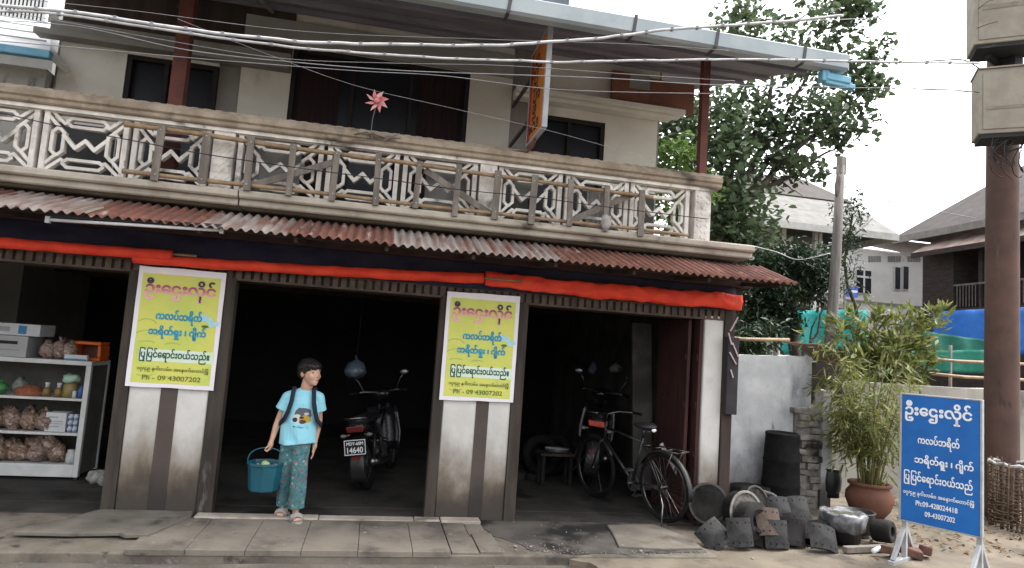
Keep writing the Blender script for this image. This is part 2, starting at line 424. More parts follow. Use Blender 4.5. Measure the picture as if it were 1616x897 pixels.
hw_wood = M('dark_house_boards', (.048, .036, .032), (.028, .022, .02), 2.5, .9, .3, 12, coord='World', stretch=(1, 1, 4))
mold_wall = M('mouldy_wall', (.36, .35, .32), (.27, .265, .25), 2, .95, .2, coord='World', stains=(((.07, .072, .075), 3.2, .50, .64, (1, 1, .55)), ((.12, .24, .30), 4, .64, .72)))
blue_sheet = M('blue_tarpaulin', (.010, .115, .42), (.008, .09, .34), 2, .5, .2, 8, coord='World')
teal_net = M('teal_shade_net', (.012, .25, .235), (.010, .19, .18), 5, .8, .2, 12, coord='World', stretch=(1, 1, 3))
green_net = M('green_shade_net', (.012, .16, .11), (.010, .11, .08), 5, .8, .2, 12, coord='World')
bark = M('bark', (.075, .06, .05), (.04, .033, .028), 6, .95, .6, 20, coord='World', stretch=(2, 2, .5))
leaf_big = leafmat('broad_leaf', (.042, .066, .036), (.076, .112, .056), (.115, .155, .078), 1.0, .45)
leaf_dark = leafmat('dark_leaf', (.012, .026, .014), (.024, .048, .020), (.045, .075, .028), 1.2, .25)
leaf_bam = leafmat('bamboo_leaf', (.10, .12, .03), (.19, .20, .055), (.30, .29, .09), 3.0, .4)
leaf_bam2 = leafmat('green_bamboo_leaf', (.06, .085, .024), (.12, .155, .04), (.20, .22, .06), 2.5, .35)
orange_pl = M('orange_plastic', (.60, .12, .02), (.5, .1, .02), 6, .4)
snack = M('brown_snack_bag', (.27, .175, .115), (.13, .08, .055), 34, .35, .6, 40, spec=.6, lo=.45, hi=.56, stains=(((.46, .42, .38), 26, .58, .64), ((.08, .05, .035), 40, .62, .68)))  # pale flecks put the clear plastic's highlights into the colour
snack2 = M('pinkish_snack_bag', (.32, .23, .185), (.15, .095, .075), 30, .35, .6, 40, spec=.6, lo=.45, hi=.56, stains=(((.52, .48, .45), 22, .57, .63), ((.10, .065, .05), 38, .62, .68)))  # pinkish variant, plastic highlights again painted as pale flecks
card_w = M('white_carton', (.58, .59, .61), (.50, .51, .53), 6, .7)
card_b = M('blue_print', (.05, .22, .42), (.04, .18, .36), 6, .6)
dark_slot = M('dark_slot', (.03, .03, .033), rough=.8)
bag_cl = M('bluish_plastic_bag', (.10, .13, .17), (.055, .075, .105), 9, .3, .5, 20, spec=.6)
bag_w = M('whitish_plastic_bag', (.17, .17, .18), (.045, .045, .05), 9, .35, .6, 16, spec=.6, stains=(((.055, .055, .06), 5, .50, .60),))
lens_red = M('dim_red_lens', (.16, .012, .012), (.11, .01, .01), 6, .25, spec=.6)
lens_or = M('orange_red_lens', (.62, .055, .022), (.5, .045, .02), 6, .25, spec=.6)
pink_pet = M('pink_foil', (.72, .16, .19), (.70, .32, .31), 24, .4)
pink_lt = M('pale_pink_foil', (.78, .50, .48), (.72, .36, .36), 24, .4)
orange_bd = M('orange_signboard', (.58, .20, .035), (.46, .15, .03), 4, .6, coord='World')
paint_gy = M('grey_frame_paint', (.36, .37, .38), (.28, .29, .30), 5, .6)
# ------------------------------------------------------------------ ground
asphalt = M('worn_road', (.125, .112, .094), (.085, .076, .065), 2.5, .92, .5, 60, coord='World', stains=(((.175, .155, .128), 1.6, .55, .7), ((.045, .04, .035), 1.3, .54, .72)))
pave_m = M('stained_pavement', (.178, .153, .122), (.112, .097, .078), 2.0, .9, .4, 40, coord='World', stains=(((.048, .043, .037), 1.7, .48, .66), ((.22, .20, .17), 5, .60, .72), ((.032, .029, .026), 6, .60, .72)))
slab_m = M('light_paving', (.19, .165, .136), (.128, .111, .092), 1.7, .9, .35, 40, coord='World', stains=(((.062, .055, .047), 1.9, .48, .70), ((.24, .22, .19), 7, .62, .72), ((.045, .04, .035), 9, .62, .74)))
oil_m = M('oil_soaked_ground', (.050, .045, .040), (.105, .094, .082), 2.2, .85, .5, 40, coord='World', stains=(((.015, .014, .013), 1.5, .5, .62), ((.15, .14, .125), 14, .70, .75)))
dirt_m = M('dusty_ground', (.180, .150, .112), (.115, .095, .072), 1.8, .95, .6, 40, coord='World', stains=(((.05, .044, .037), 1.3, .52, .68), ((.22, .195, .16), 5, .62, .76)))

def sheet(x0, x1, y0, y1, z, nx, ny, amp=0.0, sc=2.0, edge=0.0):
    mb = MB(); vs = []
    for j in range(ny + 1):
        for i in range(nx + 1):
            x = x0 + (x1 - x0) * i / nx; y = y0 + (y1 - y0) * j / ny
            ex = mnoise.noise(Vector((x * 5, y * 5, 3))) * edge
            vs.append((x + (ex if 0 < j < ny or True else 0), y + mnoise.noise(Vector((x * 4, y * 4, 9))) * edge, z + amp * mnoise.noise(Vector((x * sc, y * sc, 0)))))
    fs = [(j * (nx + 1) + i, j * (nx + 1) + i + 1, (j + 1) * (nx + 1) + i + 1, (j + 1) * (nx + 1) + i) for j in range(ny) for i in range(nx)]
    return mb.add(vs, fs, True)
setp(sheet(-400, 400, -300, 500, -.16, 8, 8).build('ground', dirt_m), kind='structure')
setp(sheet(-60, 60, -9, -1.0, -.085, 240, 32, .010, 1.5).build('road', asphalt), kind='structure')
pv = MB()
pv.box(-14, 3.05, -1.05, .35, -.2, -.012)
setp(pv.build('pavement', pave_m, bevel=.012), kind='structure')
# the paved apron in front of the middle bay: strips with open joints
ap = MB(); r3 = random.Random(3)
xs = [-1.62, -1.17, -.86, -.38, -.05, .28, .60]
xs = [-1.62, -1.22, -.80, -.40, .02, .44, .74]
for i in range(len(xs) - 1):
    ys = [-1.06, -.62 + r3.uniform(-.1, .1), -.17]
    for j in range(2):
        ap.box(xs[i] + .002, xs[i + 1] - .002, ys[j] + .002, ys[j + 1] - .002, -.03, .014 + r3.uniform(-.004, .004))
for (a, b, y0, y1) in ((.75, .97, -1.04, -.6), (.75, .95, -.59, -.18), (.98, 1.16, -1.02, -.5), (.96, 1.12, -.49, -.18)):
    ap.box(a, b, y0, y1, -.03, .006 + r3.uniform(-.006, .006))
setp(ap.build('paved_apron', slab_m, bevel=.004), kind='structure')
st = MB()
for a, b in ((-1.38, -.35), (-.345, .50), (.505, .74), (.75, 1.12)):
    st.box(a, b, -.165, -.012 - r3.uniform(0, .01), -.03, .022 + r3.uniform(-.004, .004))
setp(st.build('threshold', conc_old, bevel=.01), kind='structure')
def blot(pts, z0, z1, seed, amp=.07, k=14):
    out = []
    for i in range(len(pts)):
        a, b = Vector((*pts[i], 0)), Vector((*pts[(i + 1) % len(pts)], 0))
        for j in range(k):
            p = a.lerp(b, j / k); out.append((p.x + amp * mnoise.noise(p * 3.1 + Vector((seed, 0, 0))) + amp * .4 * mnoise.noise(p * 11), p.y + amp * mnoise.noise(p * 3.1 + Vector((0, seed, 5))) + amp * .4 * mnoise.noise(p * 11 + Vector((4, 4, 4)))))
    return MB().prism(out, z0, z1, 'z')
setp(blot([(1.18, .34), (1.10, -.2), (1.42, -.96), (2.1, -1.0), (3.0, -.92), (3.02, .34)], -.05, -.006, 3).build('oily_yard', oil_m), kind='structure')
setp(sheet(3.04, 60, -1.0, 90, -.032, 200, 180, .012, 1.2).build('yard', dirt_m), kind='structure')
setp(blot([(1.75, -1.02), (2.0, -1.55), (4.2, -1.75), (9, -1.7), (9, -.95), (3.1, -.93)], -.12, -.026, 8, .10, 18).build('yard_apron', dirt_m), kind='structure')

# single loose slabs
sb = MB()
poly = [(-2.16, -.02), (-2.5, -.72), (-2.1, -.735), (-1.78, -.70), (-1.72, -.76), (-1.56, -.74), (-1.46, -.40), (-1.40, -.16), (-1.42, -.02)]
sb.prism([(p[0], p[1]) for p in poly], .004, .034, 'z')
setp(sb.build('doorstep_slab', M('dark_doorstep', (.155, .14, .115), (.10, .09, .075), 2.4, .92, .5, 40, coord='World', stains=(((.04, .036, .031), 3, .55, .7),)), bevel=.006),
     'broken-edged dark concrete doorstep slab at the foot of the left pillar', 'slab')
sb = MB(); sb.prism([(2.22, -.84), (2.30, -.5), (2.36, -.16), (2.86, -.10), (2.94, -.3), (3.02, -.55), (3.0, -.86), (2.6, -.89)], -.01, .012, 'z')
setp(sb.build('concrete_slab', slab_m, bevel=.008), 'light concrete slab on oily ground below the bicycle', 'slab')

# ------------------------------------------------------------------ the shophouse
house = thing('shophouse', 'two-storey concrete shophouse with patterned balcony and open dark workshop bays below', 'shophouse', (.8, 0, 0))
# floors and inner shell
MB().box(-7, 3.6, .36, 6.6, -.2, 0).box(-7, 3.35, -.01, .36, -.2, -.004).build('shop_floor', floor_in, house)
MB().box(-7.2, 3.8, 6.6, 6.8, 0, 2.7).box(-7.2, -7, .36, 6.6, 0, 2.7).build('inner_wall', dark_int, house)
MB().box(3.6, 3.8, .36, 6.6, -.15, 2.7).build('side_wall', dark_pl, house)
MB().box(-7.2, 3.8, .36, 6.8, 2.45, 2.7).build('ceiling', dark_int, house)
mbj = MB()
for i in range(9): mbj.box(-7, 3.6, .9 + i * .62, .96 + i * .62, 2.36, 2.449)
mbj.pieces('joist', wood_dk, house)
# pillars, each with a painted strip and wooden jambs
def pillar(x0, x1, sx=None, jambs=()):
    p = MB().box(x0, x1, 0, .36, -.05, 2.13)
    jitter(p, 0, 1)
    o = p.build('pillar', plaster, house, bevel=.012)
    if sx: MB().box(sx[0], sx[1], -.006, .02, -.01, 2.125).build('strip', stripe, o)
    for a, b in jambs: MB().box(a, b, -.015, .12, -.02, 2.10).build('jamb', jamb, o, bevel=.006)
    return o
pillar(-2.06, -1.405, (-1.80, -1.66), ((-2.17, -2.062), (-1.403, -1.27)))
pillar(.70, 1.36, (1.02, 1.145), ((.60, .698), (1.362, 1.475)))
p3 = pillar(3.385, 3.60, None, ())
MB().box(3.603, 3.72, -.02, .2, -.05, 2.40).build('board', wood_dk, p3, bevel=.005)
mb = MB().box(3.605, 3.735, -.09, -.022, 1.12, 1.92); mb.build('fuse_box', M('dark_box', (.03, .026, .03), (.02, .018, .02), 6, .7), p3, bevel=.006)
mb = MB()
for a, b in (((3.62, -.10, 1.98), (3.70, -.10, 2.13)), ((3.65, -.1, 1.86), (3.72, -.1, 1.72)), ((3.62, -.1, 1.76), (3.70, -.1, 1.64)), ((3.64, -.1, 1.58), (3.67, -.1, 1.50)), ((3.6, -.1, 1.96), (3.64, -.1, 1.84))):
    mb.bar(a, b, .012, .012)
mb.build('cable_end', M('pinkish_wire', (.5, .38, .38), (.4, .3, .3), 5), p3)
pillar(-5.0, -4.4)
# right bay: folded door leaves
for a, y0, y1 in ((3.34, .02, .34), (3.25, .10, .5)):
    o = MB().box(a, a + .036, y0, y1 + .35, .02, 2.08).build('door_leaf', wood_red, house, bevel=.004)
    m2 = MB()
    for k in range(4): m2.box(a - .012, a - .001, y0 + .02, y1 + .33, .15 + k * .5, .22 + k * .5)
    m2.pieces('ledge', wood_red, o)
pp_ = MB().box(3.06, 3.30, 1.05, 1.09, .1, 2.05); pp_.v = [Vector((v.x - .06 * (v.z - 1.0), v.y, v.z)) for v in pp_.v]; pp_.build('pale_partition', dark_pl, house)
# lintel with a row of vent slots
mb = MB().box(-7, 3.72, .02, .30, 2.085, 2.30)
mb.build('lintel', wood_dk, house)
mb = MB(); x = -6.9
while x < 3.66:
    mb.box(x, x + .050, -.006, .019, 2.105, 2.19); x += .078
mb.box(-7, 3.7, -.008, .019, 2.19, 2.23).box(-7, 3.7, -.008, .019, 2.086, 2.105)
mb.build('slotted_frieze', M('frieze_timber', (.105, .078, .062), (.06, .045, .036), 7, .9, .3, coord='World'), house)
MB().box(-7.2, 3.8, .05, .36, 2.30, 2.72).build('upper_beam', wood_dk, house)
MB().box(-7.2, 3.86, -.10, .05, 2.45, 2.66).build('purlin', M('maroon_timber', (.055, .028, .026), (.035, .02, .019), 5, .9, .2, coord='World'), house)
# corrugated awning, sheet after sheet, each with its own rust
def corr(x0, x1, yb, zb, yf, zf, amp, wl, ny=4, sag=0, seed=0):
    n = int((x1 - x0) / wl * 8); vs = []
    for j in range(ny + 1):
        t = j / ny
        for i in range(n + 1):
            x = x0 + (x1 - x0) * i / n
            w = amp * math.sin(2 * PI * x / wl)
            ed = (.012 * mnoise.noise(Vector((x * 9, seed, 0))) if j == ny else 0)
            vs.append((x, yb + (yf - yb) * t - ed, zb + (zf - zb) * t + w + .006 * mnoise.noise(Vector((x * 2.5, t * 3, seed)))))
    fs = [(j * (n + 1) + i, j * (n + 1) + i + 1, (j + 1) * (n + 1) + i + 1, (j + 1) * (n + 1) + i) for j in range(ny) for i in range(n)]
    return MB().add(vs, fs, True)
seq = [0, 2, 1, 0, 1, 0, 1, 1, 0, 0, 2]
xx = -4.6
for i in range(11):
    w = [.80, .78, .74, .82, .70, .80, .78, .74, .84, .80, .75][i]
    x1 = min(xx + w + .05, 3.90)
    o = corr(xx, x1, -.20, 2.665 + .003 * (i % 2), -.84 - .02 * (i % 3), 2.43 + .004 * (i % 2), .0135, .0755, seed=i).build('awning_sheet', rust[seq[i]], house, fixn=False)
    sm = o.modifiers.new('thick', 'SOLIDIFY'); sm.thickness = .003
    xx += w
mb = MB()
for k in range(12): mb.bar((-4.4 + k * .74, .05, 2.50), (-4.4 + k * .74, -.78, 2.405), .03, .04)
mb.pieces('awning_rafter', wood_dk, house)
MB().box(-4.6, 3.86, -.66, -.62, 2.44, 2.47).build('awning_batten', wood_dk, house)
# balcony slab with moulded edge
prof = [(.3, 2.735), (-.22, 2.735), (-.235, 2.75), (-.235, 2.795), (-.27, 2.80), (-.285, 2.815), (-.285, 2.86), (-.27, 2.873), (-.10, 2.873), (-.10, 2.885), (.3, 2.885)]
c = MB().prism(prof, -1.28, 3.76, 'x'); c.prism([(a - .004, b - .002) for a, b in prof], -6, -1.29, 'x')
c.build('cornice', conc_old, house, bevel=.006)
MB().box(-6, 3.70, .3, 1.3, 2.735, 2.883).build('balcony_floor', conc_old, house)
# handrail
hp = [(-.055, 3.44), (-.20, 3.44), (-.215, 3.455), (-.215, 3.485), (-.235, 3.50), (-.235, 3.545), (-.215, 3.56), (-.19, 3.585), (-.06, 3.592), (-.02, 3.585), (.0, 3.54), (-.02, 3.50)]
hr = MB().prism(hp, -6, 3.40, 'x').build('handrail', conc_rail, house, bevel=.004)
mb = MB(); x = -6
while x < 3.36:
    mb.add([(x, -.212, 3.563), (x + .055, -.212, 3.563), (x + .085, -.192, 3.588), (x + .03, -.192, 3.588), (x, -.204, 3.556), (x + .055, -.204, 3.556), (x + .085, -.182, 3.582), (x + .03, -.182, 3.582)],
           [(0, 1, 2, 3), (4, 7, 6, 5), (0, 4, 5, 1), (1, 5, 6, 2), (2, 6, 7, 3), (3, 7, 4, 0)]); x += .105
mb.build('rope_moulding', conc_rail, hr)
MB().box(-6, 3.34, -.185, -.075, 3.405, 3.44).build('rail_bed', conc_lace, hr)
# patterned posts
def bpost(x0, x1):
    o = MB().box(x0, x1, -.175, -.02, 2.873, 3.44).build('balcony_post', conc_lace, house, bevel=.006)
    m = MB(); rr = random.Random(int(x0 * 100))
    w = x1 - x0
    for i in range(-1, 9):          # chequer of raised diamonds and diagonal ribs
        z = 2.92 + i * .062
        for k in range(3):
            cx = x0 + w * (.22 + .28 * k); 
            if (i // 2 + k) % 2: m.obox((cx, -.176, z), (.030, .012, .030), (0, rad(45), 0))
            else:
                if 2.90 < z < 3.40: m.bar((cx - .022, -.1765, z - .022), (cx + .022, -.1765, z + .022), .010, .014)
    m.build('carved_relief', conc_lace, o)
for a, b in ((-1.565, -1.385), (.865, 1.03), (3.125, 3.305)): bpost(a, b)
# openwork panels: rings, corner links and a zigzag
def panel(x0, x1):
    z0, z1 = 2.876, 3.43; w = x1 - x0; h = z1 - z0; m = MB(); cnt = [0]
    P = lambda u, v: (x0 + u * w, z0 + v * h)
    def seg(a, b, t, d=.05):
        cnt[0] += 1
        e = cnt[0] * .00035
        m.bar((a[0], -.11, a[1]), (b[0], -.11, b[1]), d + e, t, up=(0, 0, 1) if abs(b[0] - a[0]) > 1e-5 else (1, 0, 0), ext=t * .32)
    def pl(pts, t, closed=False, d=.05):
        for i in range(len(pts) - (0 if closed else 1)): seg(P(*pts[i]), P(*pts[(i + 1) % len(pts)]), t, d)
    fx = .030 / w; fz = .026 / h
    pl([(fx / 2, 0), (fx / 2, 1)], .042, d=.085); pl([(1 - fx / 2, 0), (1 - fx / 2, 1)], .042, d=.085)
    pl([(0, 1 - fz * .6), (1, 1 - fz * .6)], .036, d=.08)
    pl([(0, fz * .3), (1, fz * .3)], .020, d=.08)
    t = .0265
    def octa(u0, u1, v0, v1, cu, cv): pl([(u0 + cu, v0), (u1 - cu, v0), (u1, v0 + cv), (u1, v1 - cv), (u1 - cu, v1), (u0 + cu, v1), (u0, v1 - cv), (u0, v0 + cv)], t, True)
    octa(.26, .74, .755, .885, .05, .05)
    octa(.26, .74, .10, .225, .05, .05)
    octa(.10, .235, .285, .70, .05, .06)
    octa(.765, .90, .285, .70, .05, .06)
    for sx in (0, 1):
        for sz in (0, 1):
            q = lambda u, v: ((1 - u) if sx else u, (1 - v) if sz else v)
            pl([q(.055, .02), q(.235, .215)], t); pl([q(.03, .10), q(.165, .275)], t)
            pl([q(.235, .215), q(.262, .20)], t)
    pl([(.235, .60), (.385, .41), (.50, .545), (.615, .41), (.765, .60)], .030)
    return m.build('balustrade_panel', conc_lace, house)
pj = [(-5.03, -4.38), (-4.33, -3.69), (-3.64, -2.985), (-2.935, -2.275), (-2.225, -1.60), (-1.35, -.615), (-.565, .085), (.135, .835), (1.06, 1.695), (1.745, 2.395), (2.43, 3.065)]
for a, b in pj: panel(a, b)
m = MB()
for xg in (-2.96, -2.25, -.59, .11, 1.72): m.box(xg - .024, xg + .024, -.085, -.055, 2.873, 3.44)
m.pieces('dark_joint', M('joint_mortar', (.09, .085, .08), (.06, .056, .053), 8, .95), house)  # dark grey infill strips in the gaps between panels
# upper storey walls
UY = 1.0
DUM = [(-2.79, -1.89, 4.44), (-1.145, .83, 4.90), (1.62, 2.50, 4.42)]
edges = [-3.42, -2.79, -1.89, -1.145, .83, 1.62, 2.50, 3.17]
w = MB()
for a, b in ((-3.42, -2.79), (-1.66, -1.145), (.83, 1.33), (2.50, 3.17)): w.box(a, b, UY, UY + .2, 2.88, 5.3)
w.box(-2.79, -1.89, UY + .002, UY + .2, 4.44, 5.3); w.box(-1.145, .83, UY + .002, UY + .2, 4.79, 5.3); w.box(1.62, 2.50, UY + .002, UY + .2, 4.42, 5.3)
w.build('upper_wall', upwall, house)
w = MB(); w.box(-1.89, -1.66, UY + .06, UY + .2, 2.88, 5.3); w.box(1.33, 1.62, UY + .06, UY + .2, 2.88, 5.3)
w.pieces('recessed_wall', upwall_d, house)
# painted-on shade behind the balustrade (dark boxes), and the beam over the middle doors
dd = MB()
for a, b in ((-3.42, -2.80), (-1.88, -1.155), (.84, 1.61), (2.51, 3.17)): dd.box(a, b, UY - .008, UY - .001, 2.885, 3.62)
dd.pieces('wall_shade', M('painted_wall_shade', (.060, .062, .058), (.04, .042, .04), 2, .9, coord='World', stains=(((.10, .10, .095), 3, .6, .7),)), house)  # shade seen through the openwork, put into the colour of the lower wall
MB().box(-1.66, 1.33, UY - .05, UY - .003, 4.79, 5.06).build('ring_beam', M('beam_plaster', (.30, .29, .27), (.24, .235, .22), 1.6, .9, coord='World'), house, bevel=.008)
MB().box(3.17, 3.20, UY + .02, 6.8, 2.7, 5.6).box(-3.45, -3.42, UY + .02, 6.8, 2.7, 5.6).box(-3.42, 3.2, 6.5, 6.8, 2.7, 6.2).build('rear_wall', upwall_d, house)
# ledge band over the openings
MB().box(-3.62, -1.15, UY - .16, UY - .003, 4.47, 4.53).box(-3.5, -1.15, UY - .10, UY - .003, 4.53, 4.66).build('ledge_band', upwall_d, house, bevel=.008)
MB().box(1.34, 3.42, UY - .24, UY - .003, 4.575, 4.635).box(1.34, 3.30, UY - .17, UY - .003, 4.53, 4.575).build('window_canopy', upwall, house, bevel=.008)
MB().box(-3.42, -1.15, UY - .03, UY - .004, 4.66, 5.3).build('dark_gable_board', wood_dk, house)
# windows
win_frame = M('dark_window_frame', (.022, .019, .019), (.015, .013, .013), 5, .7, spec=.2)
def win(x0, x1, z0, z1, mull=(), curt=()):
    f = MB().box(x0, x0 + .05, UY + .008, UY + .06, z0, z1).box(x1 - .05, x1, UY + .008, UY + .06, z0, z1).box(x0 + .05, x1 - .05, UY + .008, UY + .06, z1 - .05, z1)
    for q in mull: f.box(q - .02, q + .02, UY + .012, UY + .055, z0, z1 - .05)
    o = f.build('window', win_frame, house)
    MB().box(x0, x1, UY + .075, UY + .085, z0, z1).build('pane', glass_dk, o)
    for a, b in curt: 
        cm = MB(); n = 24; vs = []
        for i in range(n + 1):
            x = a + (b - a) * i / n; yy = UY + .060 + .010 * math.sin(i * 1.7)
            vs += [(x, yy, z0), (x, yy, z1 - .06)]
        cm.add(vs, [(2 * i, 2 * i + 2, 2 * i + 3, 2 * i + 1) for i in range(n)], True)
        cm.build('curtain', curtain, o, fixn=False)
win(-2.79, -1.89, 2.9, 4.44, (-2.4,))
win(-1.145, .83, 2.9, 4.79, (-.48, .17), ((-1.09, -.62), (.26, .77)))
win(1.62, 2.50, 2.9, 4.42, (2.06,))
# red oxide steel posts
MB().box(3.175, 3.255, -.14, -.06, 3.588, 4.88).build('steel_post', steel_red, house)
MB().box(-2.13, -2.00, .30, .42, 2.885, 4.98).build('steel_post', steel_red, house)
# terracotta-coloured boards under the eaves at the right
eb = M('faded_orange_board', (.20, .085, .055), (.15, .07, .05), 3, .9, .1, coord='World')
o = MB().box(2.52, 3.0, UY - .10, UY - .06, 4.70, 5.05).build('eave_board', eb, house)
MB().box(3.03, 3.62, UY - .03, UY + .01, 4.66, 5.05).build('eave_board', eb, house)
MB().box(2.74, 3.0, UY - .108, UY - .101, 4.86, 5.05).build('grey_patch', upwall_d, o)
# roof: sloping sheet with its underside, gutter along the eave, straps
RZ = lambda y: 4.60 + (y + 1.0) * .30
rf = MB()
rf.add([(-3.62, -.93, RZ(-.93)), (4.25, -.93, RZ(-.93)), (4.25, 4.6, RZ(4.6)), (-3.62, 4.6, RZ(4.6)),
        (-3.62, -.93, RZ(-.93) + .05), (4.25, -.93, RZ(-.93) + .05), (4.25, 4.6, RZ(4.6) + .05), (-3.62, 4.6, RZ(4.6) + .05)],
       [(0, 3, 2, 1), (4, 5, 6, 7), (0, 1, 5, 4), (1, 2, 6, 5), (2, 3, 7, 6), (3, 0, 4, 7)])
ro = rf.build('roof', soffit, house)
mb = MB()
for i in range(22):
    x = -3.5 + i * .37; mb.bar((x, -.96, RZ(-.96) + .075), (x, 4.6, RZ(4.6) + .075), .05, .035)
mb.pieces('roof_rib', gutter, ro)
mb = MB().box(-3.62, 4.25, -1.0, 4.6, 0, 0.001); mb.v = [Vector((v.x, v.y, RZ(v.y) + .056 + v.z * 10)) for v in mb.v]; mb.build('roof_sheet', gutter, ro)
mb = MB()
for y in (-.4, .3, .85): mb.bar((-3.6, y, RZ(y) - .025), (4.2, y, RZ(y) - .025), .05, .05)
mb.pieces('purlin', soffit, ro)
mb = MB()
for x in (-3.0, -2.2, -1.4): mb.bar((x, -.9, RZ(-.9) - .066), (x, .98, RZ(.98) - .066), .035, .03)
mb.pieces('rafter', M('rafter_steel', (.24, .235, .24), (.19, .185, .19), 4, .7, coord='World'), ro)
gp = [(-.94, 4.505), (-1.03, 4.505), (-1.06, 4.525), (-1.06, 4.655), (-1.05, 4.665), (-1.045, 4.655), (-1.045, 4.535), (-.94, 4.52)]
gu = MB().prism(gp, -3.7, 4.20, 'x').box(4.20, 4.212, -1.055, -.94, 4.507, 4.65).build('gutter', gutter, house)
mb = MB()
for x in (-3.1, -1.6, -.2, .88, 2.02, 2.82, 3.72): mb.bar((x, -1.063, 4.51), (x + .02, -1.063, 4.68), .03, .008).bar((x, -1.05, 4.503), (x, -.9, 4.50), .03, .008)
mb.build('gutter_strap', strap_m, gu)
# blue downpipe end at the corner
p_a, p_b = at(1300, 122, -.96), at(1338, 130, -.96)
g2 = MB().bar(p_a, p_b, .10, .07).bar(p_a - Vector((0, 0, .045)), p_b + Vector((.06, .0, -.05)), .07, .05).bar(p_a + Vector((0, 0, .06)), p_a - Vector((0, 0, .05)), .08, .08)
g2.build('downpipe_elbow', gutter_b, gu, bevel=.01)
# dark tank-like block on the roof
mb = MB(); t0 = at(800, -4, 2.0); t1 = at(898, 10, 2.0)
mb.box(t0.x, t1.x, 2.0, 2.8, RZ(2.0) + .05, t1.z + .35)
mb.build('ridge_cap', M('blue_grey_cap', (.12, .14, .17), (.09, .11, .13), 4), ro)
# ------------------------------------------------------------------ rolled red awnings and the navy sheet they hang from
def roll(name, label, x0, x1, z0, z1, y, r, wrinkle, seed, pole=None, tail=0.0):
    t = thing(name, label, 'rolled awning', ((x0 + x1) / 2, y, min(z0, z1) - r), group='rolled red tarpaulin awnings')
    n = int((x1 - x0) / .03); pts = []; rs = []
    for i in range(n + 1):
        u = i / n; x = x0 + (x1 - x0) * u
        pts.append((x, y + wrinkle * .3 * mnoise.noise(Vector((x * 3, seed, 1))), z0 + (z1 - z0) * u + wrinkle * .35 * mnoise.noise(Vector((x * 2.2, seed, 5))) - .012 * math.sin(PI * u)))
        rs.append(r * (1 + tail * (u - .5)) * (1 + wrinkle * 4 * mnoise.noise(Vector((x * 4, seed, 9)))))
    m = MB().tube(pts, rs, 20)
    for i, v in enumerate(m.v):
        q = Vector((v.x * 7, v.y * 22, v.z * 22 + seed)); m.v[i] = v + Vector((0, mnoise.noise(q), mnoise.noise(q + Vector((5, 5, 5))))) * (.004 + wrinkle * .45)
    if wrinkle > .02:           # the last one is more a crumpled fold than a roll
        for i, v in enumerate(m.v):
            q = Vector((v.x * 5, v.z * 9, seed)); m.v[i] = Vector((v.x, y + (v.y - y) * .55 + .030 * abs(mnoise.noise(q)) + .012 * mnoise.noise(q * 3), v.z + .016 * mnoise.noise(Vector((v.x * 9, seed, v.y * 20)))))
    m.build('roll', red_tarp, t)
    if pole: MB().tube([pole[0], pole[1]], pole[2], 8).build('pole', bamboo_m, t)
    return t
roll('rolled_awning', 'red tarpaulin roll over the left bay, plain and straight, ending at the left poster', -5.5, -1.80, 2.235, 2.245, -.13, .046, .006, 1, ((-1.83, -.13, 2.26), (-1.60, -.14, 2.262), .012))
roll('rolled_awning', 'red tarpaulin roll over the middle bay, between the two yellow posters', -2.12, .985, 2.195, 2.295, -.105, .048, .009, 2, None, .15)
roll('rolled_awning', 'thick crumpled red tarpaulin roll over the right bay, ending beyond the last pillar', 1.0, 3.72, 2.295, 2.285, -.12, .076, .026, 3, ((.98, -.19, 2.29), (1.36, -.20, 2.292), .011), .18)
def drape(x0, x1, z0, z1, y, seed, amp=.02, nx=160, nz=8):
    m = MB(); vs = []
    for j in range(nz + 1):
        for i in range(nx + 1):
            x = x0 + (x1 - x0) * i / nx; v = j / nz
            vs.append((x, y + amp * mnoise.noise(Vector((x * 3.5, v * 1.2, seed))) + .4 * amp * mnoise.noise(Vector((x * 11, v * 3, seed))), z0 + (z1 - z0) * v + .012 * mnoise.noise(Vector((x * 2, seed, 4))) * (1 - v)))
    m.add(vs, [(j * (nx + 1) + i, j * (nx + 1) + i + 1, (j + 1) * (nx + 1) + i + 1, (j + 1) * (nx + 1) + i) for j in range(nz) for i in range(nx)], True)
    return m
o = drape(-5.5, 3.70, 2.20, 2.47, -.045, 3, .028).build('tarpaulin_sheet', navy_tarp, fixn=False)
s_ = o.modifiers.new('thick', 'SOLIDIFY'); s_.thickness = .004
setp(o, 'dark navy tarpaulin sheet hanging above the red rolls under the tin awning', 'tarpaulin')
a, b = at(76, 347, -.80), at(350, 364, -.80)
t = thing('tube_light', 'long white tube light fixed under the tin awning at the left', 'light', (a + b) / 2)
MB().tube([a, b], .013, 10).build('tube', white_tube, t)
m = MB(); d = (b - a).normalized()
for p in (a, b): m.obox(p, (.03, .035, .05))
m.pieces('end_cap', paint_gy, t)
MB().bar(a + Vector((0, .02, .035)), b + Vector((0, .02, .035)), .05, .03).build('batten', dark_slot, t)

